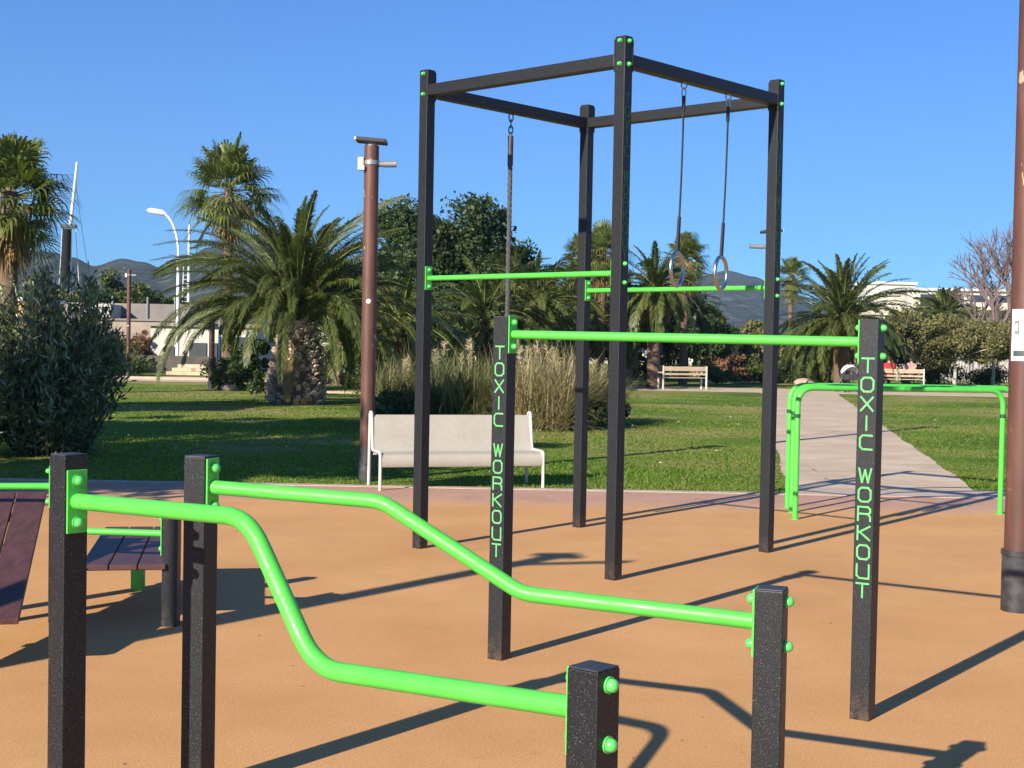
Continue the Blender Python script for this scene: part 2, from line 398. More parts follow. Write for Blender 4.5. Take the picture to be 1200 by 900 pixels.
vs_ = scene.view_settings; vs_.view_transform = 'Standard'; vs_.look = 'None'; vs_.gamma = 1; vs_.exposure = 0.86
scene.display_settings.display_device = 'sRGB'

# ------------------------------------------------------------------ setting: ground, surfaces
def sheet(name, poly, z, mt, sub=None):
    mb = MB(); mb.add([(x, y, z) for x, y in poly], [tuple(range(len(poly)))])
    o = mb.build(name, mt); return tag(o, kind='structure')
g = MB(); R0 = 9000
g.add([(-R0, -300, 0), (R0, -300, 0), (R0, R0, 0), (-R0, R0, 0)], [(0, 1, 2, 3)])
tag(g.build('ground', M['grass']), kind='structure')
sheet('playground_surface', [(-14, -6), (14, -6), (14, 12.75), (-14, 12.75)], 0.006, M['rubber'])
sheet('paved_border', [(-14, 12.75), (14, 12.75), (14, 14.28), (-14, 14.28)], 0.006, M['mauve'])
kb = MB(); kb.box((0, 14.36, 0.0), (28, 0.16, 0.024)); kb.box((6.5, 14.75, -0.002), (7.0, 0.6, 0.022))
tag(kb.build('kerb', M['kerb'], bevel=0.004), kind='structure')
pa = MB(); rp_ = random.Random(4); vs = []; NP = 110
for i in range(NP+1):
    y = 15.04 + 32.3*i/NP; j = lambda a: rp_.uniform(-a, a)
    xl = 3.0+(y-15.04)*.170 + j(.012) + .02*math.sin(y*1.7); xr = 5.05+(y-15.04)*.187 + j(.012) + .02*math.sin(y*2.3+1)
    vs += [(xl, y, .010), (xr, y, .010)]
pa.add(vs, [(2*i, 2*i+1, 2*i+3, 2*i+2) for i in range(NP)])
pa.add([(-40, 47.34, 0.010), (45, 47.34, 0.010), (45, 52.5, 0.010), (-40, 52.5, 0.010)], [(0, 1, 2, 3)])
tag(pa.build('path', M['path']), kind='structure')

# hills: ridge heights given by bearing
def ridge(name, prof, D, depth, mt, seed, rough):
    rng = random.Random(seed); rows = 16; mb = MB(); cols = 260
    th0, th1 = prof[0][0], prof[-1][0]
    ph = [(rng.uniform(0, 6.28), rng.uniform(0.7, 1.3)) for _ in range(24)]
    def prof_h(th):
        for (a, ha), (b, hb) in zip(prof, prof[1:]):
            if a <= th <= b:
                t = (th-a)/(b-a); t = t*t*(3-2*t); return ha*(1-t)+hb*t
        return 0
    for j in range(rows+1):
        v = j/rows
        for i in range(cols+1):
            th = th0 + (th1-th0)*i/cols
            h = prof_h(th)
            n = sum(math.sin(th*(9+7*k)*p[1]+p[0]+v*(2+k*.7)) / (1+k*0.8) for k, p in enumerate(ph))*rough
            y = D - depth*(1-v); s = math.sin(v*PI/2)**1.2
            z = (h + n*h*0.05)*s - 2*(v == 0)
            mb.v.append((math.tan(th)*y, y, z))
    w1 = cols+1
    for j in range(rows):
        for i in range(cols):
            a = j*w1+i; mb.f.append((a, a+1, a+w1+1, a+w1)); mb.m.append(0)
    return tag(mb.build(name, mt, smooth=True), kind='structure')
def pb(px): return math.atan((px-600)/F)
def ph_(px, py, D): return at(px, py, D).z
D1 = 1500
ridge('hills', [(pb(-500), 60), (pb(-60), ph_(0, 318, D1))] + [(pb(x), ph_(x, y, D1)) for x, y in
      ((20, 300), (55, 299), (85, 306), (108, 315), (140, 309), (165, 313), (188, 319), (215, 310), (240, 298), (300, 285), (370, 300), (450, 330), (560, 360), (640, 385))], D1, 700, M['hill'], 3, 0.55)
D2 = 2400
ridge('hills', [(pb(x), ph_(x, y, D2)) for x, y in
      ((560, 404), (690, 372), (760, 342), (810, 329), (850, 321), (880, 327), (915, 343), (960, 362), (1030, 378), (1120, 380), (1300, 395), (1700, 400))], D2, 1100, M['hill'], 5, 0.35)

# haze: a closed box of thin air round everything
hz = MB(); hz.box((0, 1350, 199), (7000, 3300, 400))
hm = bpy.data.materials.new('thin_haze'); hm.use_nodes = True; hn = hm.node_tree
for n_ in list(hn.nodes):
    if n_.type == 'BSDF_PRINCIPLED': hn.nodes.remove(n_)
pv = hn.nodes.new('ShaderNodeVolumePrincipled'); pv.inputs['Color'].default_value = (0.50, 0.74, 1.0, 1)
pv.inputs['Density'].default_value = 0.00018; pv.inputs['Anisotropy'].default_value = 0.1
hn.links.new(pv.outputs[0], hn.nodes['Material Output'].inputs['Volume'])
hzo = hz.build('haze', hm); tag(hzo, kind='stuff')

# ------------------------------------------------------------------ workout equipment
S = 0.08
GLY = {  # strokes in a 1 x 1 box
    'T': [((0, 1), (1, 1)), ((.5, 1), (.5, 0))],
    'O': [((.22, 1), (.78, 1)), ((.78, 1), (1, .8)), ((1, .8), (1, .2)), ((1, .2), (.78, 0)), ((.78, 0), (.22, 0)), ((.22, 0), (0, .2)), ((0, .2), (0, .8)), ((0, .8), (.22, 1))],
    'X': [((0, 1), (1, 0)), ((0, 0), (1, 1))],
    'I': [((.5, 1), (.5, 0))],
    'C': [((1, 1), (.22, 1)), ((.22, 1), (0, .8)), ((0, .8), (0, .2)), ((0, .2), (.22, 0)), ((.22, 0), (1, 0))],
    'W': [((0, 1), (.25, 0)), ((.25, 0), (.5, .9)), ((.5, .9), (.75, 0)), ((.75, 0), (1, 1))],
    'R': [((0, 0), (0, 1)), ((0, 1), (.8, 1)), ((.8, 1), (1, .85)), ((1, .85), (1, .6)), ((1, .6), (.8, .5)), ((.8, .5), (0, .5)), ((.8, .5), (1, .3)), ((1, .3), (1, 0))],
    'K': [((0, 0), (0, 1)), ((0, .48), (1, 1)), ((.2, .55), (1, 0))],
    'U': [((0, 1), (0, .2)), ((0, .2), (.22, 0)), ((.22, 0), (1, 0)), ((1, 0), (1, 1))],
}
def lettering(parent, word, ztop, pitch, gap, wd, ht, st, face, mt, half=S/2):
    """letters down a post, on its face ('front' -Y)"""
    mb = MB(); z = ztop; k = 0
    for ch in word + ' ':
        if ch == ' ':
            z -= gap
            if mb.v: mb.build('lettering', mt, parent)
            mb = MB(); continue
        for (a, b) in GLY[ch]:
            k += 1
            p = Vector(((a[0]-.5)*wd, 0, z-ht+a[1]*ht)); q = Vector(((b[0]-.5)*wd, 0, z-ht+b[1]*ht))
            d = (q-p).normalized(); p -= d*st*0.35; q += d*st*0.35
            y = -half - 0.0007 - 0.00006*(k % 9)
            p.y = q.y = y
            mb.bar(p, q, 0.0012, st, up=Vector((-d.z, 0, d.x)))
        z -= pitch
def bolts(parent, pts, ax, r=0.0135, mt=None, name='bolt'):
    for p in pts:
        mb = MB(); a = Vector(ax).normalized(); p = Vector(p)
        mb.tube([p, p + a*0.004], r*1.25, 14)
        mb.tube([p + a*0.004, p + a*0.010], r, 14)
        mb.dome(p + a*0.010, a, r, 14, 5, 0.9)
        mb.build(name, mt or M['tip'], parent, smooth=True)
def post(parent, loc, h, name='post'):
    """a post standing at a local place, with a flat cap"""
    mb = MB(); mb.box((0, 0, h/2-0.15), (S, S, h+0.3))
    o = mb.build(name, M['black'], parent, bevel=0.003, seg=2); o.location = loc
    c = MB(); c.box((0, 0, h+0.002), (S-0.004, S-0.004, 0.004)); c.build('post_cap', M['rubber_black'], o, bevel=0.001)
    return o
def rounded_path(pts, rad, n=7):
    pts = [Vector(p) for p in pts]; out = [pts[0]]
    for a, b, c in zip(pts, pts[1:], pts[2:]):
        u = (a-b).normalized(); v = (c-b).normalized(); ang = u.angle(v)
        d = min(rad/math.tan(ang/2), (a-b).length*.49, (c-b).length*.49)
        p, q = b+u*d, b+v*d
        for i in range(n+1):
            t = i/n; out.append(p*(1-t)**2 + b*2*t*(1-t) + q*t*t)
    out.append(pts[-1]); return out
def plate(parent, x, z, side, h=0.19, mt=None, w=0.068):
    """mounting plate on a post's +X (side=1) or -X (side=-1) face, local frame of the station"""
    mb = MB(); mb.box((x, 0, z), (0.007, w, h)); return mb.build('mounting_plate', mt or M['green'], parent, bevel=0.002)

def bar_station(name, label, cat, P0, P1, h0, h1, path, r, group=None, text=None, br=0.0135, ph=0.19):
    """two posts joined by a rail; local X runs from post 0 to post 1"""
    d = Vector((P1[0]-P0[0], P1[1]-P0[1])); L = d.length; rz = math.atan2(d.y, d.x)
    t = thing(name, label, cat, (P0[0], P0[1], 0), rz, group)
    a = post(t, (0, 0, 0), h0); b = post(t, (L, 0, 0), h1)
    pts = [(S/2+0.006, 0, path[0][1])] + [(s, 0, z) for s, z in path[1:-1]] + [(L-S/2-0.006, 0, path[-1][1])]
    rail = MB().tube(rounded_path(pts, 0.17), r, 20).build('rail', M['green'], t, smooth=True)
    o = ph/2-0.032
    for x, z, s in ((S/2+0.0035, path[0][1], 1), (L-S/2-0.0035, path[-1][1], -1)):
        pl_ = plate(t, x, z, s, h=ph)
        bolts(pl_, [(x+s*0.0035, 0, z+o), (x+s*0.0035, 0, z-o)], (s, 0, 0), br)
        e = x - s*(S+0.0035)
        bolts(pl_, [(e, 0, z+o), (e, 0, z-o)], (-s, 0, 0), br)
    return t, a, b, L

# V-shaped pair of stepped dip bars in front
bar_station('dip_bar', 'thick green stepped rail on black posts, nearest the camera with the steeper drop', 'dip bar',
            (-1.329, 4.180), (0.184, 2.923), 1.143, 0.821,
            [(0.05, 1.006), (0.835, 1.032), (1.105, 0.676), (1.89, 0.727)], 0.0245, 'stepped green dip bars', br=0.0150)
bar_station('dip_bar', 'thick bright green stepped rail on two black posts, the farther one with the gentler slope', 'dip bar',
            (-1.011, 4.542), (0.735, 3.863), 1.114, 0.832,
            [(0.034, 1.016), (0.66, 1.005), (1.13, 0.757), (1.82, 0.737)], 0.0235, 'stepped green dip bars', br=0.0150)
# low pull-up bar with the lettered posts
t, pa_, pb_, L_ = bar_station('pull_up_bar', 'straight green bar between two black posts lettered TOXIC WORKOUT', 'pull-up bar',
            (-0.038, 6.578), (1.450, 5.624), 1.626, 1.622, [(0.05, 1.546), (1.72, 1.536)], 0.0205, ph=0.178)
lettering(pa_, 'TOXIC WORKOUT', 1.489, 0.0790, 0.0640, 0.047, 0.058, 0.0075, 'front', M['letter'])
lettering(pb_, 'TOXIC WORKOUT', 1.470, 0.0775, 0.0560, 0.050, 0.056, 0.0075, 'front', M['letter'])

# workout cage: local X along the near-right side, local Y along the near-left side
CR = 0.8289
cage = thing('workout_cage', 'tall square cage of black posts and beams with two green bars', 'workout cage', (0.671, 8.883, 0), CR)
W1, W2, HC = 1.81, 1.79, 3.458
cp = {}
for k, (x, y) in dict(N=(0, 0), Lf=(0, W2), Rg=(W1, 0), Bk=(W1, W2)).items(): cp[k] = post(cage, (x, y, 0), HC)
zb = HC-0.145
def beam(x0, y0, x1, y1):
    a = Vector((x0, y0, zb)); b = Vector((x1, y1, zb)); d = (b-a).normalized()
    o = MB().bar(a+d*(S/2+0.007), b-d*(S/2+0.007), S, S).build('beam', M['black'], cage, bevel=0.005)
    for p, s in ((a, 1), (b, -1)):
        q = p + d*s*(S/2+0.0036)
        MB().bar(q-d*0.0034+Vector((0, 0, 0.03)), q+d*0.0034+Vector((0, 0, 0.03)), S+0.004, 0.205).build('end_plate', M['black'], o, bevel=0.001)
        for dz in (0.118, -0.028):
            bolts(o, [p - d*s*(S/2) + Vector((0, 0, dz))], tuple(-d*s), 0.0125)
    return o
beam(0, 0, W1, 0); beam(0, 0, 0, W2); beam(0, W2, W1, W2); beam(W1, 0, W1, W2)
def cage_bar(x, z):
    o = MB().tube([(x, S/2+0.006, z), (x, W2-S/2-0.006, z)], 0.0185, 16).build('pull_up_rail', M['green'], cage, smooth=True)
    for y, s in ((S/2+0.0035, 1), (W2-S/2-0.0035, -1)):
        p = MB().box((x, y, z), (0.068, 0.007, 0.17)).build('mounting_plate', M['green'], o, bevel=0.002)
        bolts(p, [(x, y+s*0.0035, z+.06), (x, y+s*0.0035, z-.06)], (0, s, 0), 0.0125)
        e = y - s*(S+0.0035)
        bolts(p, [(x, e, z+.06), (x, e, z-.06)], (0, -s, 0), 0.0125)
cage_bar(0, 1.965); cage_bar(W1, 1.95)
lettering(cp['N'], 'TOXIC WORKOUT', 3.10, 0.083, 0.075, 0.05, 0.062, 0.008, 'front', M['darkgreen'])
lettering(cp['Rg'], 'TOXIC WORKOUT', 3.10, 0.083, 0.075, 0.05, 0.062, 0.008, 'front', M['darkgreen'])

E1 = Vector((math.cos(CR), math.sin(CR), 0)); E2 = Vector((-math.sin(CR), math.cos(CR), 0))
def ring(s, label, sway, rzr):
    p = Vector((0.671, 8.883, 0)) + E1*s; zt = zb-S/2
    t = thing('gymnastic_ring', label, 'gymnastic ring', (p.x, p.y, 2.02), 0, 'gymnastic rings hanging in the cage')
    zc = 2.025; R = 0.112
    off = Vector((sway, 0, 0))
    def lp(v): return Vector(v) - Vector((0, 0, 2.02))
    # hanger: cap above the beam, eye, carabiner
    MB().dome(lp((0, 0, zb+S/2)), (0, 0, 1), 0.014, 12, 5).build('top_nut', M['tip'], t, smooth=True)
    eye = MB().tube([lp((0.018*math.cos(a), 0, zt-0.022+0.022*math.sin(a))) for a in np.linspace(0, 2*PI, 14)[:-1]], 0.005, 8, closed=True)
    eye.tube([lp((0.013*math.cos(a), 0.006, zt-0.07+0.033*math.sin(a))) for a in np.linspace(0, 2*PI, 14)[:-1]], 0.0045, 8, closed=True)
    eye.build('carabiner', M['steel'], t, smooth=True)
    top = lp((0, 0, zt-0.09)); bot = lp(Vector((0, 0, zc+R+0.012)) + off)
    st = MB(); dv = (bot-top); ks = [0, .1, .1001, .3, .55, .78, .7801, 1]
    ws = [.030, .024, .017, .015, .015, .017, .026, .034]
    n = len(ks); a = Vector((math.cos(rzr), math.sin(rzr), 0)); b_ = Vector((-a.y, a.x, 0))
    vs = []
    for i in range(n):
        c = top + dv*ks[i] + Vector((0.006*math.sin(ks[i]*3), 0, 0)); tk = 0.004 if ws[i] < .02 else .008
        for sx, sy in ((-1, -1), (1, -1), (1, 1), (-1, 1)): vs.append(c + a*ws[i]/2*sx + b_*tk*sy)
    fs = [(i*4+k, i*4+(k+1) % 4, i*4+4+(k+1) % 4, i*4+4+k) for i in range(n-1) for k in range(4)] + [(3, 2, 1, 0), tuple((n-1)*4+k for k in range(4))]
    st.add(vs, fs); st.build('strap', M['webbing'], t)
    c = lp(Vector((0, 0, zc)) + off)
    MB().tube([c + a*R*math.cos(q) + Vector((0, 0, R*math.sin(q))) for q in np.linspace(0, 2*PI, 41)[:-1]], 0.014, 12, closed=True).build('ring', M['steel'], t, smooth=True)
    return t
ring(0.657, 'steel ring on a black strap, the one nearer the foremost cage post', -0.022, math.radians(62))
ring(1.186, 'steel ring on a black strap, the one nearer the right cage post', -0.026, math.radians(60))
# climbing rope under the far left beam
rp = Vector((-0.652, 10.095, 0)) + E1*0.898
tr_ = thing('climbing_rope', 'dark braided climbing rope hanging on a chain from the cage beam', 'rope', (rp.x, rp.y, 1.0))
ch = MB(); zt = zb-S/2-1.0
for k in range(4):
    c = Vector((0, 0, zt-0.03-0.048*k)); hz_ = (k % 2 == 0)
    ch.tube([c + Vector(((.016*math.cos(q) if hz_ else 0), (0 if hz_ else .016*math.cos(q)), .033*math.sin(q))) for q in np.linspace(0, 2*PI, 15)[:-1]], 0.005, 8, closed=True)
ch.build('chain', M['darkgrey'], tr_, smooth=True)
rb = MB()
for s3 in range(3):
    rb.tube([(0.009*math.cos(q*46+s3*2.094), 0.009*math.sin(q*46+s3*2.094), zt-0.20-q) for q in np.linspace(0, 2.0, 260)], 0.0105, 7)
rb.build('braid', M['rope'], tr_, smooth=True)
MB().tube([(0, 0, zt-0.17), (0, 0, zt-0.40)], 0.022, 14).build('sleeve', M['rubber_black'], tr_, smooth=True)

# low row of arches beyond the cage on the right
for i, (a, b, lab) in enumerate((((2.515, 12.22), (4.565, 12.92), 'green tube arch, nearest of the three standing in a row by the path'),
                                 ((2.585, 12.72), (4.86, 13.42), 'green tube arch in the middle of the three by the path'),
                                 ((2.625, 13.12), (5.02, 13.86), 'green tube arch, farthest of the three and closest to the path'))):
    d = Vector((b[0]-a[0], b[1]-a[1])); L = d.length; rz = math.atan2(d.y, d.x)
    t = thing('parallel_bar', lab, 'exercise bar', (a[0], a[1], 0), rz, 'green tube arches by the path')
    H = 1.165
    MB().tube(rounded_path([(0, 0, -0.1), (0, 0, H), (L, 0, H-.01), (L, 0, -0.1)], 0.16, 9), 0.0245, 16).build('arch_tube', M['green'], t, smooth=True)
    for x in (0, L):
        MB().tube([(x, 0, 0.006), (x, 0, 0.014)], 0.036, 18).build('foot_plate', M['green'], t, smooth=True)
        MB().tube([(x, 0, 0.90), (x, 0, 0.935)], 0.0265, 16).build('shadow_band', M['darkgreen'], t, smooth=True)  # dark ring painted in for the cage beam's shadow across the leg

# sit-up station on the left
sx = Vector((-2.355, 7.25, 0))
su = thing('sit_up_bench', 'dark red plank sit-up boards with green foot bars on black posts', 'sit-up bench', tuple(sx))
q1, q2, q3 = Vector((-3.02, 7.12, 0))-sx, Vector((0, 0, 0)), Vector((-1.752, 7.20, 0))-sx
sp1 = post(su, tuple(q1), 0.86); sp2 = post(su, tuple(q2), 0.868); sp3 = post(su, tuple(q3), 0.566)
def foot_bar(a, b, z):
    d = (b-a).normalized(); u = Vector((0, 0, z))
    o = MB().tube([a+d*(S/2+.006)+u, b-d*(S/2+.006)+u], 0.018, 16).build('foot_bar', M['green'], su, smooth=True)
    for p, s in ((a, 1), (b, -1)):
        c = p + d*s*(S/2+.0035) + u
        pz = MB().bar(c-d*.0033, c+d*.0033, S, 0.22).build('mounting_plate', M['green'], o, bevel=0.002)
        bolts(pz, [c+d*s*.0035+Vector((0, 0, .08)), c+d*s*.0035-Vector((0, 0, .08))], tuple(d*s))
foot_bar(q1, q2, 0.715); foot_bar(q2, q3, 0.484)
def board(c0, c1, z0, z1, wd, n=3):
    c0 = Vector((*c0, z0))-sx; c1 = Vector((*c1, z1))-sx; d = (c1-c0).normalized()
    side = d.cross(Vector((0, 0, 1))).normalized(); up = side.cross(d)
    o = MB(); pw = wd/n
    for i in range(n):
        s_ = side*(-wd/2+pw*(i+.5)); o.bar(c0+s_, c1+s_, pw-0.008, 0.028, up=up)
    bd = o.build('board', M['planks'], su, bevel=0.003)
    fr = MB()
    for t_ in (0.16, 0.84):
        p = c0.lerp(c1, t_)-up*0.034; fr.bar(p-side*(wd/2-.02), p+side*(wd/2-.02), 0.05, 0.03, up=up)
    fr.build('crosspiece', M['black'], bd)
    for t_ in (0.80,):
        p = c0.lerp(c1, t_)-up*0.04
        MB().box((p.x, p.y, (p.z+0.0)/2), (0.075, 0.045, p.z)).build('support_leg', M['green'], su, bevel=0.003)
    return bd
board((-2.385, 6.06), (-2.72, 7.42), 0.235, 0.648, 0.47)
board((-1.975, 7.10), (-2.24, 8.45), 0.32, 0.335, 0.43)
# unseen bench added out of frame on the left to cast a shadow
ob = thing('sit_up_bench', 'added unseen plank bench on black legs, casting a shadow from the left', 'added bench', (-3.9, 5.6, 0), 0.2)
bb = MB()
for i in range(3): bb.box((-0.15+0.15*i, 0, 0.45), (0.14, 1.3, 0.03))
bb.build('board', M['planks'], ob, bevel=.003)
for y in (-.5, .5): MB().box((0, y, 0.217), (0.08, 0.08, 0.434)).build('leg', M['black'], ob, bevel=.004)

# ------------------------------------------------------------------ lamp posts of brown pipe
def lamp_post(x, y, label, h=3.62, r=0.079, rz=0.0, arm=0.0):
    t = thing('lamp_post', label, 'lamp post', (x, y, 0), rz, 'brown round lamp posts')
    MB().tube([(0, 0, 0), (0, 0, h)], r, 24).build('pole', M['pole'], t, smooth=True)
    sl = MB().tube([(0, 0, 0), (0, 0, 0.33), (0, 0, 0.331), (0, 0, 0.36)], [r+.010, r+.010, r+.016, r+.016], 24)
    sl.build('base_sleeve', M['rubber_black'], t, smooth=True)
    hd = MB().box((0, 0, h+.055), (.33, .24, .045), M=Matrix.Rotation(math.radians(4), 3, 'Y'))
    hd = hd.build('lamp_head', M['darkgrey'], t, bevel=.015)
    MB().tube([(0, 0, h), (0, 0, h+.035)], r*.85, 20).build('collar', M['grey'], hd, smooth=True)
    MB().box((-.15, 0, h+.068), (.05, .22, .035), M=Matrix.Rotation(math.radians(4), 3, 'Y')).build('end_cap', M['white'], hd, bevel=.006)
    MB().tube([(0, 0, h-.20), (0, 0, h-.155)], r+.006, 24).build('bracket', M['grey'], t, smooth=True)
    sp = MB().tube([(r, 0, h-.19), (r+.07, 0, h-.19)], .03, 12); sp.tube([(r+.05, 0, h-.19), (r+.19+arm, 0, h-.185)], .035, 14)
    sp.build('spotlight', M['grey'], t, smooth=True)
    s2 = MB().box((-r-.03, -.02, h-.19), (.06, .09, .13)); s2.box((-r-.02, -.05, h-.24), (.07, .1, .05))
    s2.build('junction_box', M['white'], t, bevel=.006)
    MB().dome((0, -r+.004, 1.93), (0, -1, 0), .028, 14, 4, .35).build('marker_disc', M['white'], t, smooth=True)
    return t
lp_r = lamp_post(gx(1191.5, 8.06)+0.004, 8.06, 'brown lamp post at the right edge with a white notice on it', 4.1, 0.084)
lamp_post(gx(429.5, 14.95), 14.95, 'brown lamp post directly behind the cream bench', 3.59)
lamp_post(gx(247.5, 42), 42, 'brown lamp post left of the big date palm trunk on the far lawn', 2.5, 0.085)
lamp_post(gx(150, 52), 52, 'slim brown lamp post beside the oleander bush, farthest left', 4.0, 0.075)
lamp_post(4.045, 22.0, 'brown lamp post mostly hidden behind the right post of the cage', 3.30, 0.07, rz=PI, arm=0.08)
lamp_post(-4.35, 3.55, 'brown lamp post beside the sit-up boards on the left', 3.62, 0.079, rz=0.25, arm=0.55)
# notice on the right lamp post
nt_ = thing('notice', 'white paper notice wrapped on the right lamp post', 'notice', (lp_r.location.x, 8.06, 1.6))
def curved(parent, name, mt, x0, x1, z0, z1, r, rz=0.0):
    mb = MB(); n = 8; vs = []
    for rr in (r, r-.0012):
        for i in range(n+1):
            a = (x0+(x1-x0)*i/n)
            for z in (z0, z1): vs.append((rr*math.sin(a), -rr*math.cos(a), z))
    o = 2*(n+1)
    fs = [(2*i, 2*i+2, 2*i+3, 2*i+1) for i in range(n)] + [(o+2*i, o+2*i+1, o+2*i+3, o+2*i+2) for i in range(n)]
    fs += [(2*i, o+2*i, o+2*i+2, 2*i+2) for i in range(n)] + [(2*i+1, 2*i+3, o+2*i+3, o+2*i+1) for i in range(n)]
    fs += [(0, 1, o+1, o), (2*n, o+2*n, o+2*n+1, 2*n+1)]
    mb.add(vs, fs); return mb.build(name, mt, parent)
nx, ny = lp_r.location.x, 8.06
zt_, zb_ = at(1188, 362, 7.97).z-1.6, at(1188, 423, 7.97).z-1.6
RR = 0.093
sheet_ = curved(nt_, 'sheet', M['paper'], -1.25, 1.25, zb_, zt_, RR)
h_ = zt_-zb_
curved(sheet_, 'picture_print', M['ink'], -1.02, -.70, zb_+h_*.52, zb_+h_*.78, RR+.0012)
curved(sheet_, 'picture_print', M['paper'], -.94, -.80, zb_+h_*.58, zb_+h_*.72, RR+.0024)
curved(sheet_, 'footer_band', M['ink2'], -1.08, 1.08, zb_+h_*.09, zb_+h_*.20, RR+.0012)
for k in range(5):
    curved(sheet_, 'text_line', M['ink'], -.55, .75, zb_+h_*(.74-.045*k), zb_+h_*(.752-.045*k), RR+.0012)

# ------------------------------------------------------------------ benches
def metal_bench(loc, rz, L, label, name='park_bench'):
    t = thing(name, label, 'bench', loc, rz, 'benches in the park')
    prof = [(0.50, 0.735), (0.47, 0.745), (0.44, 0.72), (0.395, 0.52), (0.36, 0.39), (0.33, 0.372), (0.10, 0.372), (0.035, 0.375), (0.0, 0.355), (-0.015, 0.315), (-0.016, 0.245)]
    mb = MB(); n = len(prof)
    vs = []
    for th in (0, 0.006):
        for (y, z) in prof:
            for x in (0.03, L-0.03): vs.append((x, y+th, z-th))
    fs = []
    for i in range(n-1):
        a = 2*i; o = 2*n
        fs += [(a, a+1, a+3, a+2), (o+a, o+a+2, o+a+3, o+a+1), (a, a+2, o+a+2, o+a), (a+1, o+a+1, o+a+3, a+3)]
    fs += [(0, 2*n, 2*n+1, 1), (2*n-2, 2*n-1, 4*n-1, 4*n-2)]
    mb.add(vs, fs); mb.build('seat_sheet', M['perf'], t, smooth=True)
    for x in (0.014, L-0.014):
        fr = rounded_path([(x, 0.55, 0.0), (x, 0.52, 0.77), (x, 0.45, 0.77), (x, 0.375, 0.385), (x, 0.0, 0.385), (x, -0.005, 0.0)], 0.05, 6)
        MB().tube(fr, 0.0165, 12).build('side_frame', M['cream'], t, smooth=True)
    for y, z in ((0.47, 0.73), (0.34, 0.36), (0.02, 0.35)):
        MB().tube([(0.014, y, z-.012), (L-.014, y, z-.012)], 0.011, 10).build('crossbar', M['cream'], t, smooth=True)
    return t
bx0 = at(443.5, 577, 13.95); bx1 = at(639.5, 575.5, 14.3)
metal_bench((gx(443.5, 13.95), 13.95, 0), 0.31, 1.76, 'cream perforated metal bench on the paving edge, in front of the pampas grass')
def slat_bench(x, y, rz, label, L=1.75):
    t = thing('park_bench', label, 'bench', (x, y, 0), rz, 'benches in the park')
    s = MB(); s.box((0, 0.20, .42), (L, .42, .03)); s.build('seat', M['tan_slat'], t, bevel=.005)
    b = MB(); b.box((0, -.03, .74), (L, .03, .16)); b.box((0, -.02, .55), (L, .03, .07)); b.build('backrest', M['tan_slat'], t, bevel=.005)
    for sx_ in (-1, 1):
        MB().box((sx_*(L/2-.03), -.03, .42), (.05, .05, .84)).build('leg', M['cream'], t, bevel=.004)
        MB().box((sx_*(L/2-.03), .38, .21), (.05, .05, .42)).build('leg', M['cream'], t, bevel=.004)
        MB().box((sx_*(L/2-.03), .18, .60), (.05, .42, .04)).build('armrest', M['cream'], t, bevel=.004)
    return t
slat_bench(gx(802, 49.6), 49.6, 0.32, 'pale slatted bench across the lawn, seen between the middle and right posts of the cage')
slat_bench(gx(1054, 54), 54, -0.05, 'pale slatted bench with two people on it, far side of the lawn', 1.9)

# people on the far bench, seen from behind
def sitter(x, y, top, label, lean=0.0, hair='hair'):
    t = thing('person', label, 'person', (x, y, 0))
    def skin(name, pts, edges, rad, mt, sub=1):
        me = bpy.data.meshes.new(name); me.from_pydata(pts, edges, []); o = link(name, me, t)
        sk = o.modifiers.new('skin', 'SKIN')
        for i, r in enumerate(rad): me.skin_vertices[0].data[i].radius = (r, r*.8) if isinstance(r, float) else r
        me.skin_vertices[0].data[0].use_root = True
        s = o.modifiers.new('sub', 'SUBSURF'); s.levels = sub; s.render_levels = sub
        me.materials.append(mt); sk.use_smooth_shade = True
        return o
    l = lean
    P = [(0, .16, .52), (0, .13, .74), (l*.5, .12, .95), (l, .13, 1.06), (l, .15, 1.13), (l*1.2, .17, 1.24),
         (-.17+l*.8, .13, .99), (-.22, .20, .76), (-.12, .42, .62), (.17+l*.8, .13, .99), (.22, .20, .76), (.12, .42, .62),
         (-.10, .20, .50), (-.11, .60, .50), (-.11, .62, .08), (-.11, .76, .05), (.10, .20, .50), (.11, .60, .50), (.11, .62, .08), (.11, .76, .05)]
    Ed = [(0, 1), (1, 2), (2, 3), (3, 4), (4, 5), (2, 6), (6, 7), (7, 8), (2, 9), (9, 10), (10, 11), (0, 12), (12, 13), (13, 14), (14, 15), (0, 16), (16, 17), (17, 18), (18, 19)]
    Rd = [.15, .15, .16, .07, .06, .10, .065, .05, .035, .065, .05, .035, .09, .07, .045, .035, .09, .07, .045, .035]
    skin('body', P, Ed, Rd, M['skin'], 2)
    skin('jacket', [(p[0], p[1], p[2]) for p in P[:4]] + P[6:8] + P[9:11], [(0, 1), (1, 2), (2, 3), (2, 4), (4, 5), (2, 6), (6, 7)], [.175, .175, .185, .085, .085, .07, .085, .07], top, 2)
    skin('trousers', [P[0]] + P[12:15] + P[16:19], [(0, 1), (1, 2), (2, 3), (0, 4), (4, 5), (5, 6)], [.16, .105, .085, .06, .105, .085, .06], M['dark_cloth'], 2)
    MB().dome((l*1.2, .155, 1.20), (0, -.5, 1), .125, 14, 6, 1.0).build('hair', M[hair], t, smooth=True)
sitter(gx(1043, 54), 54.0, M['red_cloth'], 'person in a red top sitting on the far bench, seen from behind')
sitter(gx(1067, 54), 54.0, M['pink_cloth'], 'person in a pale pink top sitting on the far bench, seen from behind', 0.05)
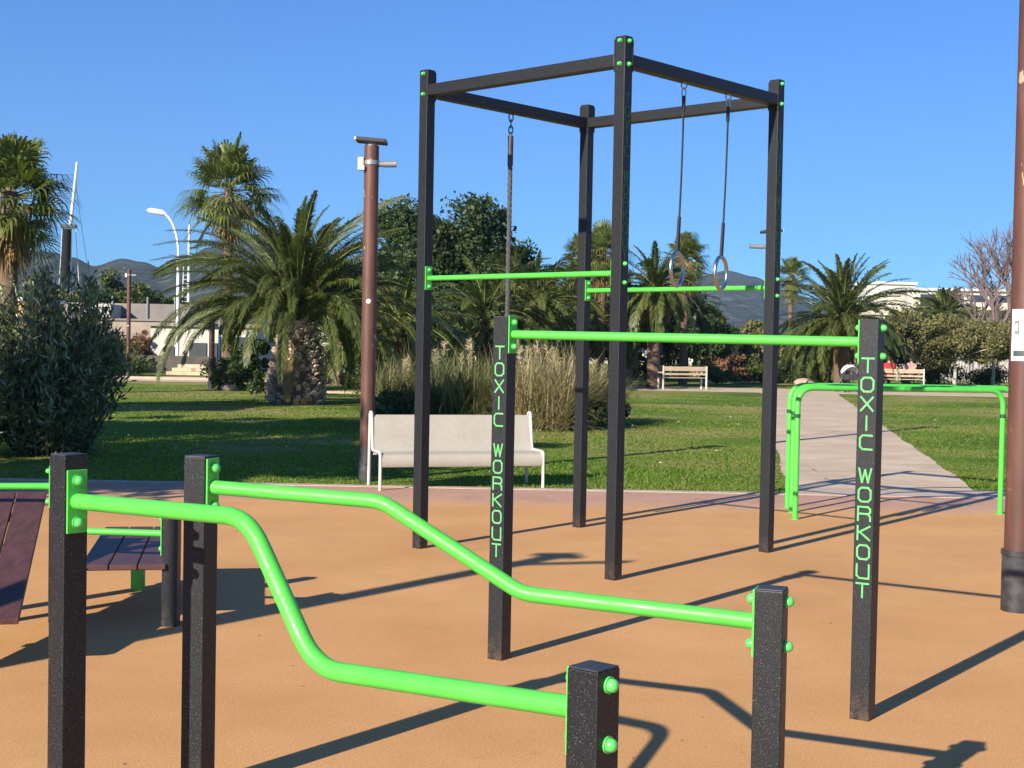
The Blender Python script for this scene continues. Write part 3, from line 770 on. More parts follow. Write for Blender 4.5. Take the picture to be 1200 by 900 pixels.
# pushchair by the path
pc = thing('pushchair', 'pushchair with a white hood parked at the far end of the path', 'pushchair', (gx(993, 50), 50.0, 0), 0.3)
hd = MB()
for i in range(7):
    pass
vs = []; n1, n2 = 10, 8
for i in range(n1+1):
    a = PI*i/n1
    for j in range(n2+1):
        b = PI*.62*j/n2
        vs.append((-.30*math.cos(a), -.12+.34*math.sin(a)*math.cos(b+.35), .66+.34*math.sin(a)*math.sin(b+.35)))
hd.add(vs, [(i*(n2+1)+j, (i+1)*(n2+1)+j, (i+1)*(n2+1)+j+1, i*(n2+1)+j+1) for i in range(n1) for j in range(n2)])
ho = hd.build('hood', M['white'], pc, smooth=True); so_ = ho.modifiers.new('thick', 'SOLIDIFY'); so_.thickness = .012
MB().box((0, -.05, .55), (.44, .60, .20)).build('seat', M['darkgrey'], pc, bevel=.04)
for sx_ in (-1, 1):
    MB().tube(rounded_path([(sx_*.25, .35, .12), (sx_*.25, -.25, .75), (sx_*.25, -.45, 1.0)], .1), .012, 8).build('frame', M['grey'], pc, smooth=True)
    MB().tube([(sx_*.25, -.30, .12), (sx_*.25, .25, .62)], .012, 8).build('frame', M['grey'], pc, smooth=True)
    for y in (-.30, .35):
        MB().tube([(sx_*.26-.015, y, .12), (sx_*.26+.015, y, .12)], .12, 16).build('wheel', M['rubber_black'], pc, smooth=True)
MB().tube([(-.25, -.45, 1.0), (.25, -.45, 1.0)], .014, 8).build('handle', M['grey'], pc, smooth=True)

# ------------------------------------------------------------------ vegetation
RNG = np.random.default_rng(11)
def norm(a): return a/np.maximum(np.linalg.norm(a, axis=-1, keepdims=True), 1e-9)
def date_palm(x, y, h, r0, r1, L, nf, label, seed, npair=46, lw=0.035, ll=0.42, group='palms in the park', stubs=0, dead=10, el=(85, -35), name='date_palm', bend=1.25):
    rng = np.random.default_rng(seed)
    t = thing(name, label, 'palm tree', (x, y, 0), 0, group)
    # trunk
    zs = np.linspace(0, h, 9); rs = [r0*(.93+.07*min(1, z/h*6))*(1-(z/h)**1.5)+r1*(z/h)**1.5 for z in zs]
    rs = [float(a) for a in rs]
    tr = MB().tube([(0.02*math.sin(3*z), 0, float(z)-.03) for z in zs], rs, 18); trunk = tr.build('trunk', M['palm_bark'], t, smooth=True)
    if stubs:
        V = []
        for k in range(stubs):
            u = k/stubs; z = 0.02 + (h-.0)*u; rr = float(np.interp(z, zs, rs)); a = k*2.39996+rng.normal(0, .08)
            o = np.array([math.cos(a), math.sin(a), 0]); s = np.array([-math.sin(a), math.cos(a), 0]); upv = np.array([0, 0, 1.])
            wd = rng.uniform(.05, .085); ln = rng.uniform(.09, .17); th = .035
            dr_ = o*rng.uniform(.55, .95)+upv*rng.uniform(.35, .8); dr_ /= np.linalg.norm(dr_); nn = np.cross(dr_, s)
            b = o*(rr-.03)+upv*z; tip = b+dr_*ln
            c = [b-s*wd-nn*th, b+s*wd-nn*th, b+s*wd*.9+nn*th, b-s*wd*.9+nn*th, tip-s*wd*.7-nn*th*.5, tip+s*wd*.7-nn*th*.5, tip+s*wd*.6+nn*th*.5, tip-s*wd*.6+nn*th*.5]
            V.append(c)
        mb = MB()
        for c in V: mb.add(c, [(0, 1, 5, 4), (1, 2, 6, 5), (2, 3, 7, 6), (3, 0, 4, 7), (4, 5, 6, 7)])
        mb.build('leaf_stubs', M['stub'], trunk)
    def fronds(n, els, Lm, droop, mats, nm, pairs, lll):
        leaf = []; rac = MB(); idx = []
        for f in range(n):
            u = (f+.5)/n
            az = f*2.39996 + rng.normal(0, .15)
            e0 = math.radians(els[0]+(els[1]-els[0])*u**0.85 + rng.normal(0, 6))
            Lf = Lm*rng.uniform(.82, 1.08)*(0.86 if u < .12 else 1)
            d = droop*rng.uniform(.75, 1.25)*(0.55+0.5*math.cos(e0))
            K = 14; pts = [np.array([math.cos(az)*.12*r1*4*u, math.sin(az)*.12*r1*4*u, h-.05])]; dirs = []
            for k in range(K):
                e = e0 - d*(k/K)**1.25
                dd = np.array([math.cos(az)*math.cos(e), math.sin(az)*math.cos(e), math.sin(e)])
                dirs.append(dd); pts.append(pts[-1]+dd*Lf/K)
            pts = np.array(pts); dirs = np.array(dirs+[dirs[-1]])
            rac.tube([Vector(p) for p in pts[::2]], [max(.004, .028*(1-k/8)) for k in range(len(pts[::2]))], 4, cap=False)
            side = np.cross(dirs, np.array([-math.sin(az)*0, 0, 1.])); side = np.array([-math.sin(az), math.cos(az), 0])[None]*np.ones((K+1, 1))
            tw = rng.normal(0, .35)
            upn = np.cross(side, dirs); upn = norm(upn)*np.sign(upn[:, 2:3]+1e-6)
            tt = np.linspace(.10, .995, pairs); pi = tt*K
            P = np.stack([np.interp(pi, np.arange(K+1), pts[:, c]) for c in range(3)], 1)
            Dd = norm(np.stack([np.interp(pi, np.arange(K+1), dirs[:, c]) for c in range(3)], 1))
            Up = norm(np.stack([np.interp(pi, np.arange(K+1), upn[:, c]) for c in range(3)], 1))
            Sd = np.array([-math.sin(az), math.cos(az), 0.])
            S2 = Sd*math.cos(tw)+Up*math.sin(tw); U2 = Up*math.cos(tw)-Sd*math.sin(tw)
            for sg in (-1, 1):
                ln = lll*np.minimum(1, np.sin(np.clip(tt*1.0, 0, 1)*PI*.92+.18)**.55)*rng.uniform(.85, 1.1, pairs)
                fw = .75+.6*tt[:, None]
                ld = norm(S2*sg*(1-.35*tt[:, None]) + Dd*fw + U2*rng.normal(.25, .16, (pairs, 1)))
                wv = norm(np.cross(ld, U2))*lw/2
                mid = P+ld*ln[:, None]*.55; tip = P+ld*ln[:, None]+np.array([0, 0, -1])*ln[:, None]*rng.uniform(.08, .45, (pairs, 1))
                st = np.stack([np.stack([P-wv*.6, P+wv*.6], 1), np.stack([mid-wv, mid+wv], 1), np.stack([tip-wv*.12, tip+wv*.12], 1)], 1)
                leaf.append(st)
        S_ = np.concatenate(leaf); ix = None
        if isinstance(mats, list): ix = (rng.random(len(S_)) < .06).astype(int)
        c = strips_obj(nm, S_, mats, t, ix)
        rac.build('midribs', M['rachis'], c)
        return c
    fronds(nf, el, L, bend, [M['dpalm'], M['dpalm_y']], 'crown', npair, ll)
    if dead: fronds(dead, (-28, -62), L*.55, .7, [M['deadfrond'], M['dpalm_y']], 'dead_fronds', max(14, npair//2), ll*.8)
    return t
def fan_palm(x, y, h, r, label, seed, nl=70, R=0.75, pet=0.9, skirt=30, squash=1.0, group='palms in the park'):
    rng = np.random.default_rng(seed)
    t = thing('fan_palm', label, 'palm tree', (x, y, 0), 0, group)
    MB().tube([(0, 0, -.03), (0, 0, h*.15), (0, 0, h*.6), (0, 0, h)], [r*1.35, r*1.05, r, r*.9], 14).build('trunk', M['palm_bark'], t, smooth=True)
    def leaves(n, els, mt, nm, Rl, petl, dropf):
        out = []; st = MB()
        for f in range(n):
            u = (f+.5)/n; az = f*2.39996+rng.normal(0, .2); e = math.radians(els[0]+(els[1]-els[0])*u+rng.normal(0, 8))
            d = np.array([math.cos(az)*math.cos(e), math.sin(az)*math.cos(e), math.sin(e)])
            pl_ = petl*rng.uniform(.7, 1.1); b = np.array([0, 0, h-.02-.0*u]); b = b + np.array([0, 0, -1.])*u*dropf
            hub = b + d*pl_*np.array([1, 1, squash]); hub[2] -= .12*pl_*math.cos(e)
            st.tube([Vector(b), Vector((b+hub)/2+np.array([0, 0, .03])), Vector(hub)], [.02, .015, .01], 4, cap=False)
            s = np.array([-math.sin(az), math.cos(az), 0.]); up = np.cross(s, d); up = up/np.linalg.norm(up)*(1 if up[2] >= 0 else -1)
            tilt = rng.normal(0, .35); s2 = s*math.cos(tilt)+up*math.sin(tilt); RR_ = Rl*rng.uniform(.8, 1.1); ns = 22
            for k in range(ns):
                a = math.radians(-115+230*k/(ns-1)); dd = d*math.cos(a)+s2*math.sin(a)
                dd = dd + up*.18*abs(math.sin(a)); dd /= np.linalg.norm(dd)
                ln = RR_*(.72+.28*math.cos(a)); wv = np.cross(dd, up); wv = wv/np.linalg.norm(wv)
                w0, w1 = .01, ln*math.radians(230/ns)*.24
                p1 = hub+dd*ln*.55; drp = rng.uniform(.35, .95)
                p2 = hub+dd*ln*.82+np.array([0, 0, -1])*ln*drp*.18; p3 = hub+dd*ln*.98+np.array([0, 0, -1])*ln*drp*.55
                out.append([[hub-wv*w0, hub+wv*w0], [p1-wv*w1, p1+wv*w1], [p2-wv*w1*.6, p2+wv*w1*.6], [p3-wv*.003, p3+wv*.003]])
        o = strips_obj(nm, np.array(out), mt, t); st.build('leaf_stalks', M['rachis'], o); return o
    leaves(nl, (82, -38), M['fpalm'], 'crown', R, pet, .35)
    if skirt: leaves(skirt, (-48, -82), M['deadfrond'], 'dead_skirt', R*.8, pet*.65, .9)
    return t
def leaf_cloud(centers, radii, per, size, rng, elong=1.6, outward=0.0, C=None, flat=1.0):
    out = []
    for c, r in zip(centers, radii):
        n = per
        p = rng.normal(0, 1, (n, 3)); p = norm(p)*(rng.random((n, 1))**.45)*r*np.array([1, 1, flat]) + c
        a = norm(rng.normal(0, 1, (n, 3)) + (norm(p-C)*outward if C is not None else 0)); b = norm(np.cross(a, rng.normal(0, 1, (n, 3))))
        s = size*rng.uniform(.6, 1.3, (n, 1)); a = a*s*elong/2; b = b*s/2
        out.append(np.stack([p-a, p-a*.1+b, p+a, p-a*.1-b], 1))
    return np.concatenate(out)
def leafy_tree(name, x, y, h, R, label, seed, mt='mid_leaf', clumps=60, per=110, size=.13, zc=None, rz_=None, group='leafy trees in the park', cat='tree', bark='bark', tr=.16, forks=7, cr=.30):
    rng = np.random.default_rng(seed)
    t = thing(name, label, cat, (x, y, 0), 0, group)
    rz_ = rz_ or h*.36; zc = zc or h-rz_
    C = np.array([0, 0, zc])
    d = norm(rng.normal(0, 1, (clumps, 3))); rad = rng.uniform(.35, 1.0, (clumps, 1))**.6
    lob = 1+.32*np.sin(d[:, :1]*5+seed)+.16*np.sin(d[:, 2:]*7+seed*2)
    c = C + d*rad*lob*np.array([R, R, rz_])*.86
    c[:, 2] = np.maximum(c[:, 2], .25)
    cl = leaf_cloud(c, rng.uniform(.55, 1.25, clumps)*R*cr, per, size, rng, C=C, flat=.8)
    quads_obj('crown', cl, M[mt], t)
    tb = MB(); z0 = max(.25, zc-rz_*.75)
    tb.tube([(0, 0, -.05), (.04, 0, z0*.5), (0, .03, z0)], [tr*1.4, tr, tr*.85], 9)
    for k in range(forks):
        q = c[int(rng.integers(clumps))]; m_ = np.array([0, 0, z0])*.5+q*.5+rng.normal(0, .1, 3)
        tb.tube([(0, .03, z0-.05), tuple(m_), tuple(q)], [tr*.6, tr*.35, tr*.1], 6)
    tb.build('trunk', M[bark], t, smooth=True)
    return t
def pampas(x, y, h, R, label, seed, n=520, mt='pampas', plumes=6, lw=.019):
    rng = np.random.default_rng(seed)
    t = thing('pampas_grass', label, 'ornamental grass', (x, y, 0), 0, 'pampas grass clumps behind the cream bench')
    az = rng.random(n)*2*PI; e = np.radians(np.clip(rng.normal(62, 21, n), 15, 92)); L = h*rng.uniform(.7, 1.35, n)
    r0 = R*.85*rng.random(n)**.5; a0 = rng.random(n)*2*PI; p = np.stack([r0*np.cos(a0), r0*np.sin(a0), np.zeros(n)], 1)
    K = 7; S_ = np.zeros((n, K, 2, 3)); dr_ = rng.uniform(.5, 2.1, n); sd_ = np.stack([-np.sin(az), np.cos(az), 0*az], 1)
    for k in range(K):
        wv = sd_*(lw/2*(1-(k/(K-1))**2*.9))[:, None] if False else sd_*lw/2*(1-(k/(K-1))**2*.9)
        S_[:, k, 0] = p-wv; S_[:, k, 1] = p+wv
        ee = e-dr_*(k/K)**1.4
        p = p+np.stack([np.cos(az)*np.cos(ee), np.sin(az)*np.cos(ee), np.sin(ee)], 1)*(L/K)[:, None]*R**0
        p[:, 2] = np.maximum(p[:, 2], .03)
    strips_obj('blades', S_, M[mt], t)
    if plumes:
        out = []
        for k in range(plumes):
            a = rng.random()*2*PI; rr = rng.uniform(0, .5)*R; hh = h*rng.uniform(.85, 1.08); base = np.array([rr*math.cos(a)*.3, rr*math.sin(a)*.3, 0]); top = np.array([rr*math.cos(a), rr*math.sin(a), hh])
            s = np.array([1, 0, 0.])*.006; out.append([[base-s, base+s], [(base+top)/2-s, (base+top)/2+s], [top-s*.5, top+s*.5]])
            for j in range(70):
                u = rng.random(); q = top-(top-base)/np.linalg.norm(top-base)*u*.42
                d = norm(rng.normal(0, 1, 3)*np.array([1, 1, .4])+np.array([0, 0, .9])); ln = .10*(1-abs(u-.4))+.02; w_ = norm(np.cross(d, rng.normal(0, 1, 3)))*.006
                out.append([[q-w_, q+w_], [q+d*ln*.5-w_, q+d*ln*.5+w_], [q+d*ln-w_*.2, q+d*ln+w_*.2]])
        strips_obj('plumes', np.array(out), M['plume'], t)
    return t
def bare_tree(x, y, h, label, seed, spread=.5):
    rng = random.Random(seed); t = thing('bare_tree', label, 'tree', (x, y, 0), 0, 'bare winter trees'); mb = MB(); tb = MB()
    def grow(mbx, p, d, L, r, lv):
        q = p+d*L; m_ = (p+q)/2+Vector((rng.uniform(-1, 1), rng.uniform(-1, 1), 0))*L*.06
        mbx.tube([p, m_, q], [r, r*.85, r*.7], 6 if lv < 2 else 4, cap=False)
        if lv >= 6: return
        for k in range(3 if lv < 5 else 4):
            nd = (d + Vector((rng.uniform(-1, 1), rng.uniform(-1, 1), rng.uniform(-.25, .55)))*spread*1.3).normalized()
            grow(mb, p.lerp(q, rng.uniform(.55, 1)), nd, L*rng.uniform(.62, .86), r*.62, lv+1)
    grow(tb, Vector((0, 0, -.05)), Vector((.05, 0, 1)), h*.27, h*.018, 1)
    tb.build('trunk', M['bark'], t, smooth=True); mb.build('crown', M['twig'], t)
    return t

# big date palm, left of centre
date_palm(gx(347, 32.7), 32.7, 1.95, 0.66, 0.36, 3.85, 128, 'large date palm with a stout scaly trunk standing on the lawn', 21, npair=120, lw=.021, ll=.36, stubs=430, dead=4, bend=1.8, el=(86, 22))
# right date palm pair
date_palm(gx(986, 55), 55, 2.75, 0.34, 0.30, 3.25, 96, 'full round date palm beyond the end of the path', 31, npair=60, lw=.045, ll=.40, dead=10, bend=1.15, el=(88, -22))
date_palm(gx(968, 59), 59, 2.0, 0.26, 0.24, 2.4, 44, 'date palm half hidden behind the round one', 32, npair=34, lw=.05, dead=8, bend=1.4)
# centre date palms
for i, (px, D, h, L, nf, lab) in enumerate((
    (470, 40, 2.1, 2.5, 54, 'bushy date palm between the brown lamp post and the left cage post'),
    (566, 44, 2.3, 2.5, 50, 'olive date palm above the pampas grass, left of the lettered post'),
    (628, 46, 2.9, 2.5, 56, 'date palm just left of the rear cage post'),
    (655, 50, 2.4, 2.3, 46, 'low date palm behind the rear cage post'),
    (733, 52, 2.6, 2.2, 46, 'date palm behind the foremost cage post'),
    (765, 50, 3.6, 2.2, 50, 'taller date palm behind the first ring'),
    (600, 52, 3.6, 2.3, 48, 'tall olive date palm right of the hanging rope'),
    (682, 58, 3.9, 2.2, 44, 'tall date palm between the two fan palms by the rear cage post'),
    (800, 62, 3.2, 2.2, 40, 'date palm with a pale trunk behind the ring straps'))):
    date_palm(gx(px, D), D, h, .24, .22, L, nf, lab, 40+i, npair=40, lw=.045, ll=.38, dead=10, bend=1.4)
date_palm(gx(400, 47), 47, 1.4, .40, .34, 1.9, 34, 'small date palm in the gap beside the big trunk', 60, npair=30, lw=.045, ll=.34, dead=6, stubs=60)
date_palm(gx(1106, 100), 100, 4.4, .28, .26, 2.4, 44, 'date palm in front of the white hotel', 61, npair=34, lw=.08, ll=.45, dead=4, bend=.75, el=(88, -5))
fan_palm(gx(262, 50)+.1, 50, 7.0, .17, 'tall fan palm with a skirt of dry leaves beyond the big date palm', 70, nl=60, R=1.05, pet=1.1, skirt=14)
fan_palm(gx(9, 35), 35, 5.1, .22, 'fan palm at the left edge above the oleander bush', 71, nl=60, R=.98, pet=.95, skirt=18)
fan_palm(gx(703, 50), 50, 5.0, .14, 'slender fan palm between the rear and foremost cage posts', 72, nl=64, R=.62, pet=.62, skirt=44)
fan_palm(gx(800, 56), 56, 5.2, .14, 'fan palm seen behind the gymnastic rings', 73, nl=54, R=.62, pet=.62, skirt=26)
fan_palm(gx(677, 54), 54, 5.2, .12, 'fan palm peeking out left of the rear cage post', 74, nl=40, R=.5, pet=.45, skirt=14)
fan_palm(gx(925, 85), 85, 6.1, .15, 'small distant fan palm left of the round date palm', 75, nl=44, R=.7, pet=.7, skirt=14)

# leafy trees
T = leafy_tree
T('evergreen_tree', gx(512, 56), 56, 7.3, 2.9, 'tall dark evergreen tree behind the left cage post', 80, 'dark_leaf', 165, 240, 0.116, rz_=3.0)
T('evergreen_tree', gx(575, 60), 60, 6.3, 2.4, 'dark evergreen tree behind the hanging rope', 81, 'dark_leaf', 120, 192, 0.116, rz_=2.6)
T('evergreen_tree', gx(450, 52), 52, 4.9, 2.0, 'dark evergreen tree right of the brown lamp post', 82, 'dark_leaf', 90, 192, 0.109, rz_=2.1)
T('evergreen_tree', gx(405, 60), 60, 4.6, 2.2, 'dark evergreen tree behind the big date palm', 83, 'dark_leaf', 90, 160, 0.116, rz_=1.9)
T('evergreen_tree', gx(545, 49), 49, 3.6, 2.0, 'low dark tree over the pampas grass', 84, 'dark_leaf', 82, 176, 0.102, rz_=1.5)
T('evergreen_tree', gx(640, 62), 62, 4.6, 2.6, 'dark tree behind the palms in the middle', 85, 'dark_leaf', 90, 176, 0.122, rz_=2.0)
T('evergreen_tree', gx(715, 64), 64, 4.3, 2.4, 'dark tree behind the foremost cage post', 86, 'dark_leaf', 82, 176, 0.122, rz_=1.9)
T('evergreen_tree', gx(770, 60), 60, 4.4, 1.9, 'dark tree under the rings', 87, 'dark_leaf', 82, 176, 0.116, rz_=1.9)
T('evergreen_tree', gx(820, 72), 72, 3.6, 2.0, 'rounded dark tree below the gymnastic ring, against the hill', 88, 'dark_leaf', 82, 160, 0.129, rz_=1.5)
T('evergreen_tree', gx(845, 80), 80, 2.8, 1.7, 'small dark tree at the foot of the hill', 89, 'dark_leaf', 60, 144, 0.136, rz_=1.2)
T('leafy_tree', gx(885, 82), 82, 3.0, 1.8, 'olive tree left of the right cage post', 90, 'olive_leaf', 67, 144, 0.136, rz_=1.3)
T('leafy_tree', gx(1062, 62), 62, 3.3, 1.9, 'olive brown tree above the two people on the bench', 91, 'olive_leaf', 65, 176, 0.088, rz_=1.3, bark='bark_pale', tr=.09)
T('leafy_tree', gx(1118, 58), 58, 2.9, 1.7, 'olive brown tree with forked pale trunks on the far lawn', 92, 'olive_leaf', 65, 176, 0.082, rz_=.95, bark='bark_pale', tr=.07, forks=12)
T('leafy_tree', gx(1163, 60), 60, 3.0, 1.6, 'olive brown tree left of the notice', 93, 'olive_leaf', 55, 176, 0.082, rz_=1.0, bark='bark_pale', tr=.07, forks=10)
T('leafy_tree', gx(1045, 80), 80, 3.9, 2.3, 'olive green tree behind the round date palm', 94, 'olive_leaf', 90, 160, 0.116, rz_=1.7)
T('leafy_tree', gx(1085, 108), 108, 5.3, 2.6, 'far olive green tree in front of the hotel terraces', 96, 'olive_leaf', 60, 110, .17, rz_=2.0)
T('leafy_tree', gx(1138, 112), 112, 5.6, 2.8, 'far olive green tree below the bare twigs, by the hotel', 97, 'olive_leaf', 60, 110, .17, rz_=2.1)
T('leafy_tree', gx(1215, 66), 66, 3.6, 2.2, 'olive green tree past the right lamp post', 95, 'olive_leaf', 46, 160, 0.109, rz_=1.4)
for i, (px, D, h, lab) in enumerate(((95, 82, 4.6, 'green tree behind the white box wall'), (125, 86, 5.0, 'rounded green tree left of the slim lamp post top'),
        (160, 84, 4.9, 'green tree right of the slim lamp post'), (188, 90, 4.4, 'dark green tree under the white street lamp'), (55, 80, 4.8, 'green tree behind the oleander bush'), (225, 88, 4.0, 'green tree behind the big palm fronds'))):
    T('leafy_tree', gx(px, D), D, h, 1.9, lab, 100+i, 'mid_leaf' if i != 3 else 'dark_leaf', 82, 160, 0.136, rz_=h*.46)
# trees left of the frame that throw the shade on the lawn
T('shade_tree', -10.1, 8.0, 6.2, 2.3, 'leafy tree shading the paving left of the sit-up boards', 110, 'mid_leaf', 80, 110, .15, rz_=1.7)
T('shade_tree', -10.3, 8.1, 7.4, 1.9, 'tall leafy tree shading the lawn left of the oleander', 111, 'mid_leaf', 70, 110, .15, rz_=1.8)
T('shade_tree', -14.2, 12.5, 7.8, 2.4, 'tall leafy tree left of the oleander bush', 112, 'mid_leaf', 80, 120, .15, rz_=1.9)
T('shade_tree', -11.7, 11.2, 8.7, 1.7, 'slim leafy tree beside the tall ones left of the lawn', 113, 'mid_leaf', 50, 110, .15, rz_=1.4)
T('shade_tree', -15.8, 19.5, 8.0, 2.4, 'leafy tree beyond the oleander, left of the lawn', 114, 'mid_leaf', 80, 120, .17, rz_=1.9)
bare_tree(gx(1164, 70), 70, 9.8, 'bare purple grey tree left of the right lamp post', 120)
bare_tree(gx(1188, 76), 76, 11.5, 'bare tree behind the right lamp post', 121)
bare_tree(gx(1148, 92), 92, 9.0, 'smaller bare tree in front of the hotel terraces', 122)

# oleander bush: many leafy stems from one foot
def oleander(x, y, h, R, label, seed, ns=150, nl=70):
    rng = np.random.default_rng(seed); t = thing('oleander_bush', label, 'bush', (x, y, 0))
    leaf = []; st = MB()
    for s in range(ns):
        az = rng.random()*2*PI; u = rng.random()**.6; top = np.array([math.cos(az)*R*u, math.sin(az)*R*u, h*math.sqrt(max(.05, 1-(u*.93)**2.4))*rng.uniform(.68, 1.12)])
        base = np.array([math.cos(az), math.sin(az), 0])*.45*rng.random(); mid = base*.55+top*.45+np.array([math.cos(az), math.sin(az), 0])*.12*R*u
        tt = np.linspace(0, 1, 9)[:, None]; pts = base*(1-tt)**2+mid*2*tt*(1-tt)+top*tt**2
        st.tube([Vector(p) for p in pts[::2]], [.014, .011, .009, .006, .003], 4, cap=False)
        k = nl; tl = rng.uniform(.0, 1.02, k)**.75; pi = np.clip(tl, 0, 1)*8
        P = np.stack([np.interp(pi, np.arange(9), pts[:, c]) for c in range(3)], 1)+rng.normal(0, .05, (k, 3)); P[:, 2] = np.maximum(P[:, 2], .04)
        dd = norm(np.gradient(pts, axis=0)); Dd = norm(np.stack([np.interp(pi, np.arange(9), dd[:, c]) for c in range(3)], 1))
        a = norm(Dd*.9+rng.normal(0, .62, (k, 3))); b = norm(np.cross(a, rng.normal(0, 1, (k, 3)))); ln = rng.uniform(.09, .17, (k, 1)); wd = .015
        leaf.append(np.stack([P, P+a*ln*.5+b*wd, P+a*ln, P+a*ln*.5-b*wd], 1))
    quads_obj('foliage', np.concatenate(leaf), M['oleander'], t); st.build('stems', M['bark'], t)
oleander(gx(58, 17.6), 17.6, 2.2, 1.05, 'big dark oleander bush on the lawn at the left edge', 130, 165, 95)
oleander(-6.75, 16.9, 1.7, .85, 'lower oleander bush leaning out of the left edge', 131, 80, 80)

# pampas grass behind the bench
for i, (px, D, h, R, mt, lab) in enumerate((
    (474, 25.5, 1.25, .7, 'pampas', 'green pampas grass right of the brown lamp post'),
    (508, 26.5, 1.45, .8, 'pampas', 'pampas grass behind the left cage post'),
    (548, 25.0, 1.45, .8, 'pampas', 'pampas grass behind the bench, left of the lettered post'),
    (590, 27.0, 1.35, .7, 'pampas', 'pampas grass hidden partly by the lettered post'),
    (625, 24.6, 1.50, .8, 'pampas_dry', 'tan dry pampas grass right of the lettered post'),
    (655, 25.8, 1.45, .7, 'pampas_dry', 'tan dry pampas grass left of the rear cage post'),
    (694, 27.0, 1.2, .5, 'pampas', 'greenish tan pampas grass at the rear cage post'))):
    pampas(gx(px, D), D, h, R, lab, 140+i, n=1500, mt=mt, plumes=3)
def low_shrub(px, D, h, R, mt, lab, seed, name='shrub', size=.07):
    return leafy_tree(name, gx(px, D), D, h, R, lab, seed, mt, 34, 90, size, rz_=h*.5, zc=h*.5, group='low shrubs', cat='shrub', tr=.03, forks=5, cr=.34)
low_shrub(298, 37, 1.8, .62, 'dark_leaf', 'tall dark bush left of the big palm trunk', 132)
low_shrub(270, 43, 1.1, .8, 'dark_leaf', 'dark low bush right of the far brown lamp post', 133)
low_shrub(697, 26.4, .62, .55, 'dark_leaf', 'dark low shrub at the right end of the pampas grass', 160)
low_shrub(668, 25.0, .6, .6, 'dark_leaf', 'dark low shrub in front of the dry pampas grass', 161)
low_shrub(478, 24.8, .6, .6, 'mid_leaf', 'low green shrub at the foot of the pampas grass', 162)
low_shrub(855, 60, 1.35, 1.0, 'red_leaf', 'reddish leafless looking shrub right of the far slatted bench', 163, size=.08)
low_shrub(882, 60, 1.1, .8, 'mid_leaf', 'bright green shrub by the right cage post', 164)
low_shrub(838, 57, .65, .8, 'mid_leaf', 'low green shrub at the end of the far slatted bench', 165)
low_shrub(775, 64, 1.1, 1.4, 'dark_leaf', 'dark hedge like shrub behind the far slatted bench', 166)
low_shrub(740, 62, 1.0, 1.3, 'dark_leaf', 'dark shrub left of the far slatted bench', 167)
low_shrub(925, 62, .9, 1.2, 'dark_leaf', 'dark shrub behind the boulders', 168)
low_shrub(1090, 60, 1.1, 1.3, 'dark_leaf', 'dark green shrub right of the two people', 169)
low_shrub(1150, 63, .9, 1.4, 'dark_leaf', 'dark green shrub left of the notice post', 170)
low_shrub(1020, 62, 1.0, 1.0, 'dark_leaf', 'dark green shrub left of the two people', 171)
low_shrub(275, 41, .7, .8, 'mid_leaf', 'green shrub beside the far brown lamp post', 172)
low_shrub(210, 66, 1.0, 1.6, 'mid_leaf', 'green shrub in front of the steps', 173)
low_shrub(430, 44, .8, .9, 'mid_leaf', 'green shrub left of the pampas grass', 174)
low_shrub(960, 64, .8, 1.4, 'mid_leaf', 'green shrub under the round date palm', 175)

low_shrub(140, 62.5, 2.1, 1.0, 'olive_leaf', 'dry brownish shrub beside the slim lamp post', 176)
low_shrub(166, 64, 1.7, .8, 'red_leaf', 'reddish dry shrub right of the slim lamp post', 177)
low_shrub(186, 66.5, 2.0, .9, 'mid_leaf', 'green shrub against the beige terrace wall', 178)
low_shrub(108, 58, 1.6, 1.3, 'dark_leaf', 'dark shrub between the oleander and the stone wall', 179)
low_shrub(135, 54, .7, 1.2, 'mid_leaf', 'low green shrub at the foot of the slim lamp post', 180)
# boulders
def boulder(px, D, r, label, seed):
    rng = np.random.default_rng(seed); me = bpy.data.meshes.new('boulder'); import bmesh
    bm = bmesh.new(); bmesh.ops.create_icosphere(bm, subdivisions=3, radius=r)
    ph = rng.random((6, 3))*6
    for v in bm.verts:
        n = sum(math.sin(v.co.x/r*(1.5+k)+ph[k, 0])*math.cos(v.co.y/r*(1.5+k)+ph[k, 1])*math.sin(v.co.z/r*(1+k)+ph[k, 2])/(1+k) for k in range(6))
        v.co *= 1+.16*n; v.co.z *= .55
    bm.to_mesh(me); bm.free(); me.materials.append(M['rock'])
    o = link('boulder', me); o.location = (gx(px, D), D, r*.3); tag(o, label, 'boulder', 'tan boulders')
boulder(944, 56, .42, 'large tan boulder on the grass left of the round date palm', 1)
boulder(967, 55.5, .22, 'small tan boulder beside the large one', 2)
boulder(828, 56, .26, 'tan stone at the right end of the far slatted bench', 3)
boulder(268, 40.5, .25, 'reddish stone right of the far brown lamp post', 4)
boulder(1148, 57, .22, 'pale stone under the forked olive trees', 5)

# ------------------------------------------------------------------ street lamp, masts
sl = thing('street_lamp', 'white street lamp with a curved arm above the trees', 'street lamp', (gx(207.5, 62), 62, 0))
H = 5.2; arm = [(0, 0, 0), (0, 0, H)]
path_ = [(0, 0, 0), (0, 0, 2), (0, 0, 4.9)] + [(-.9*(1-math.cos(a)), 0, 5.2+1.9*math.sin(a)) for a in np.linspace(0, 1.25, 9)] + [(-.95, 0, 6.85)]
MB().tube(path_[:-1], [.085, .08, .07]+[.055]*9, 10).build('pole', M['white'], sl, smooth=True)
e_ = path_[-2]
MB().tube([(e_[0]+.05, 0, e_[2]-.01), (e_[0]-.15, 0, e_[2]+.06), (e_[0]-.65, 0, e_[2]+.14), (e_[0]-.8, 0, e_[2]+.15)], [.06, .13, .12, .05], 12).build('lamp_head', M['white'], sl, smooth=True)
ms = thing('boat_mast', 'tall sailing boat mast with a dark furled sail at the far left', 'mast', (gx(79, 110), 110, 0))
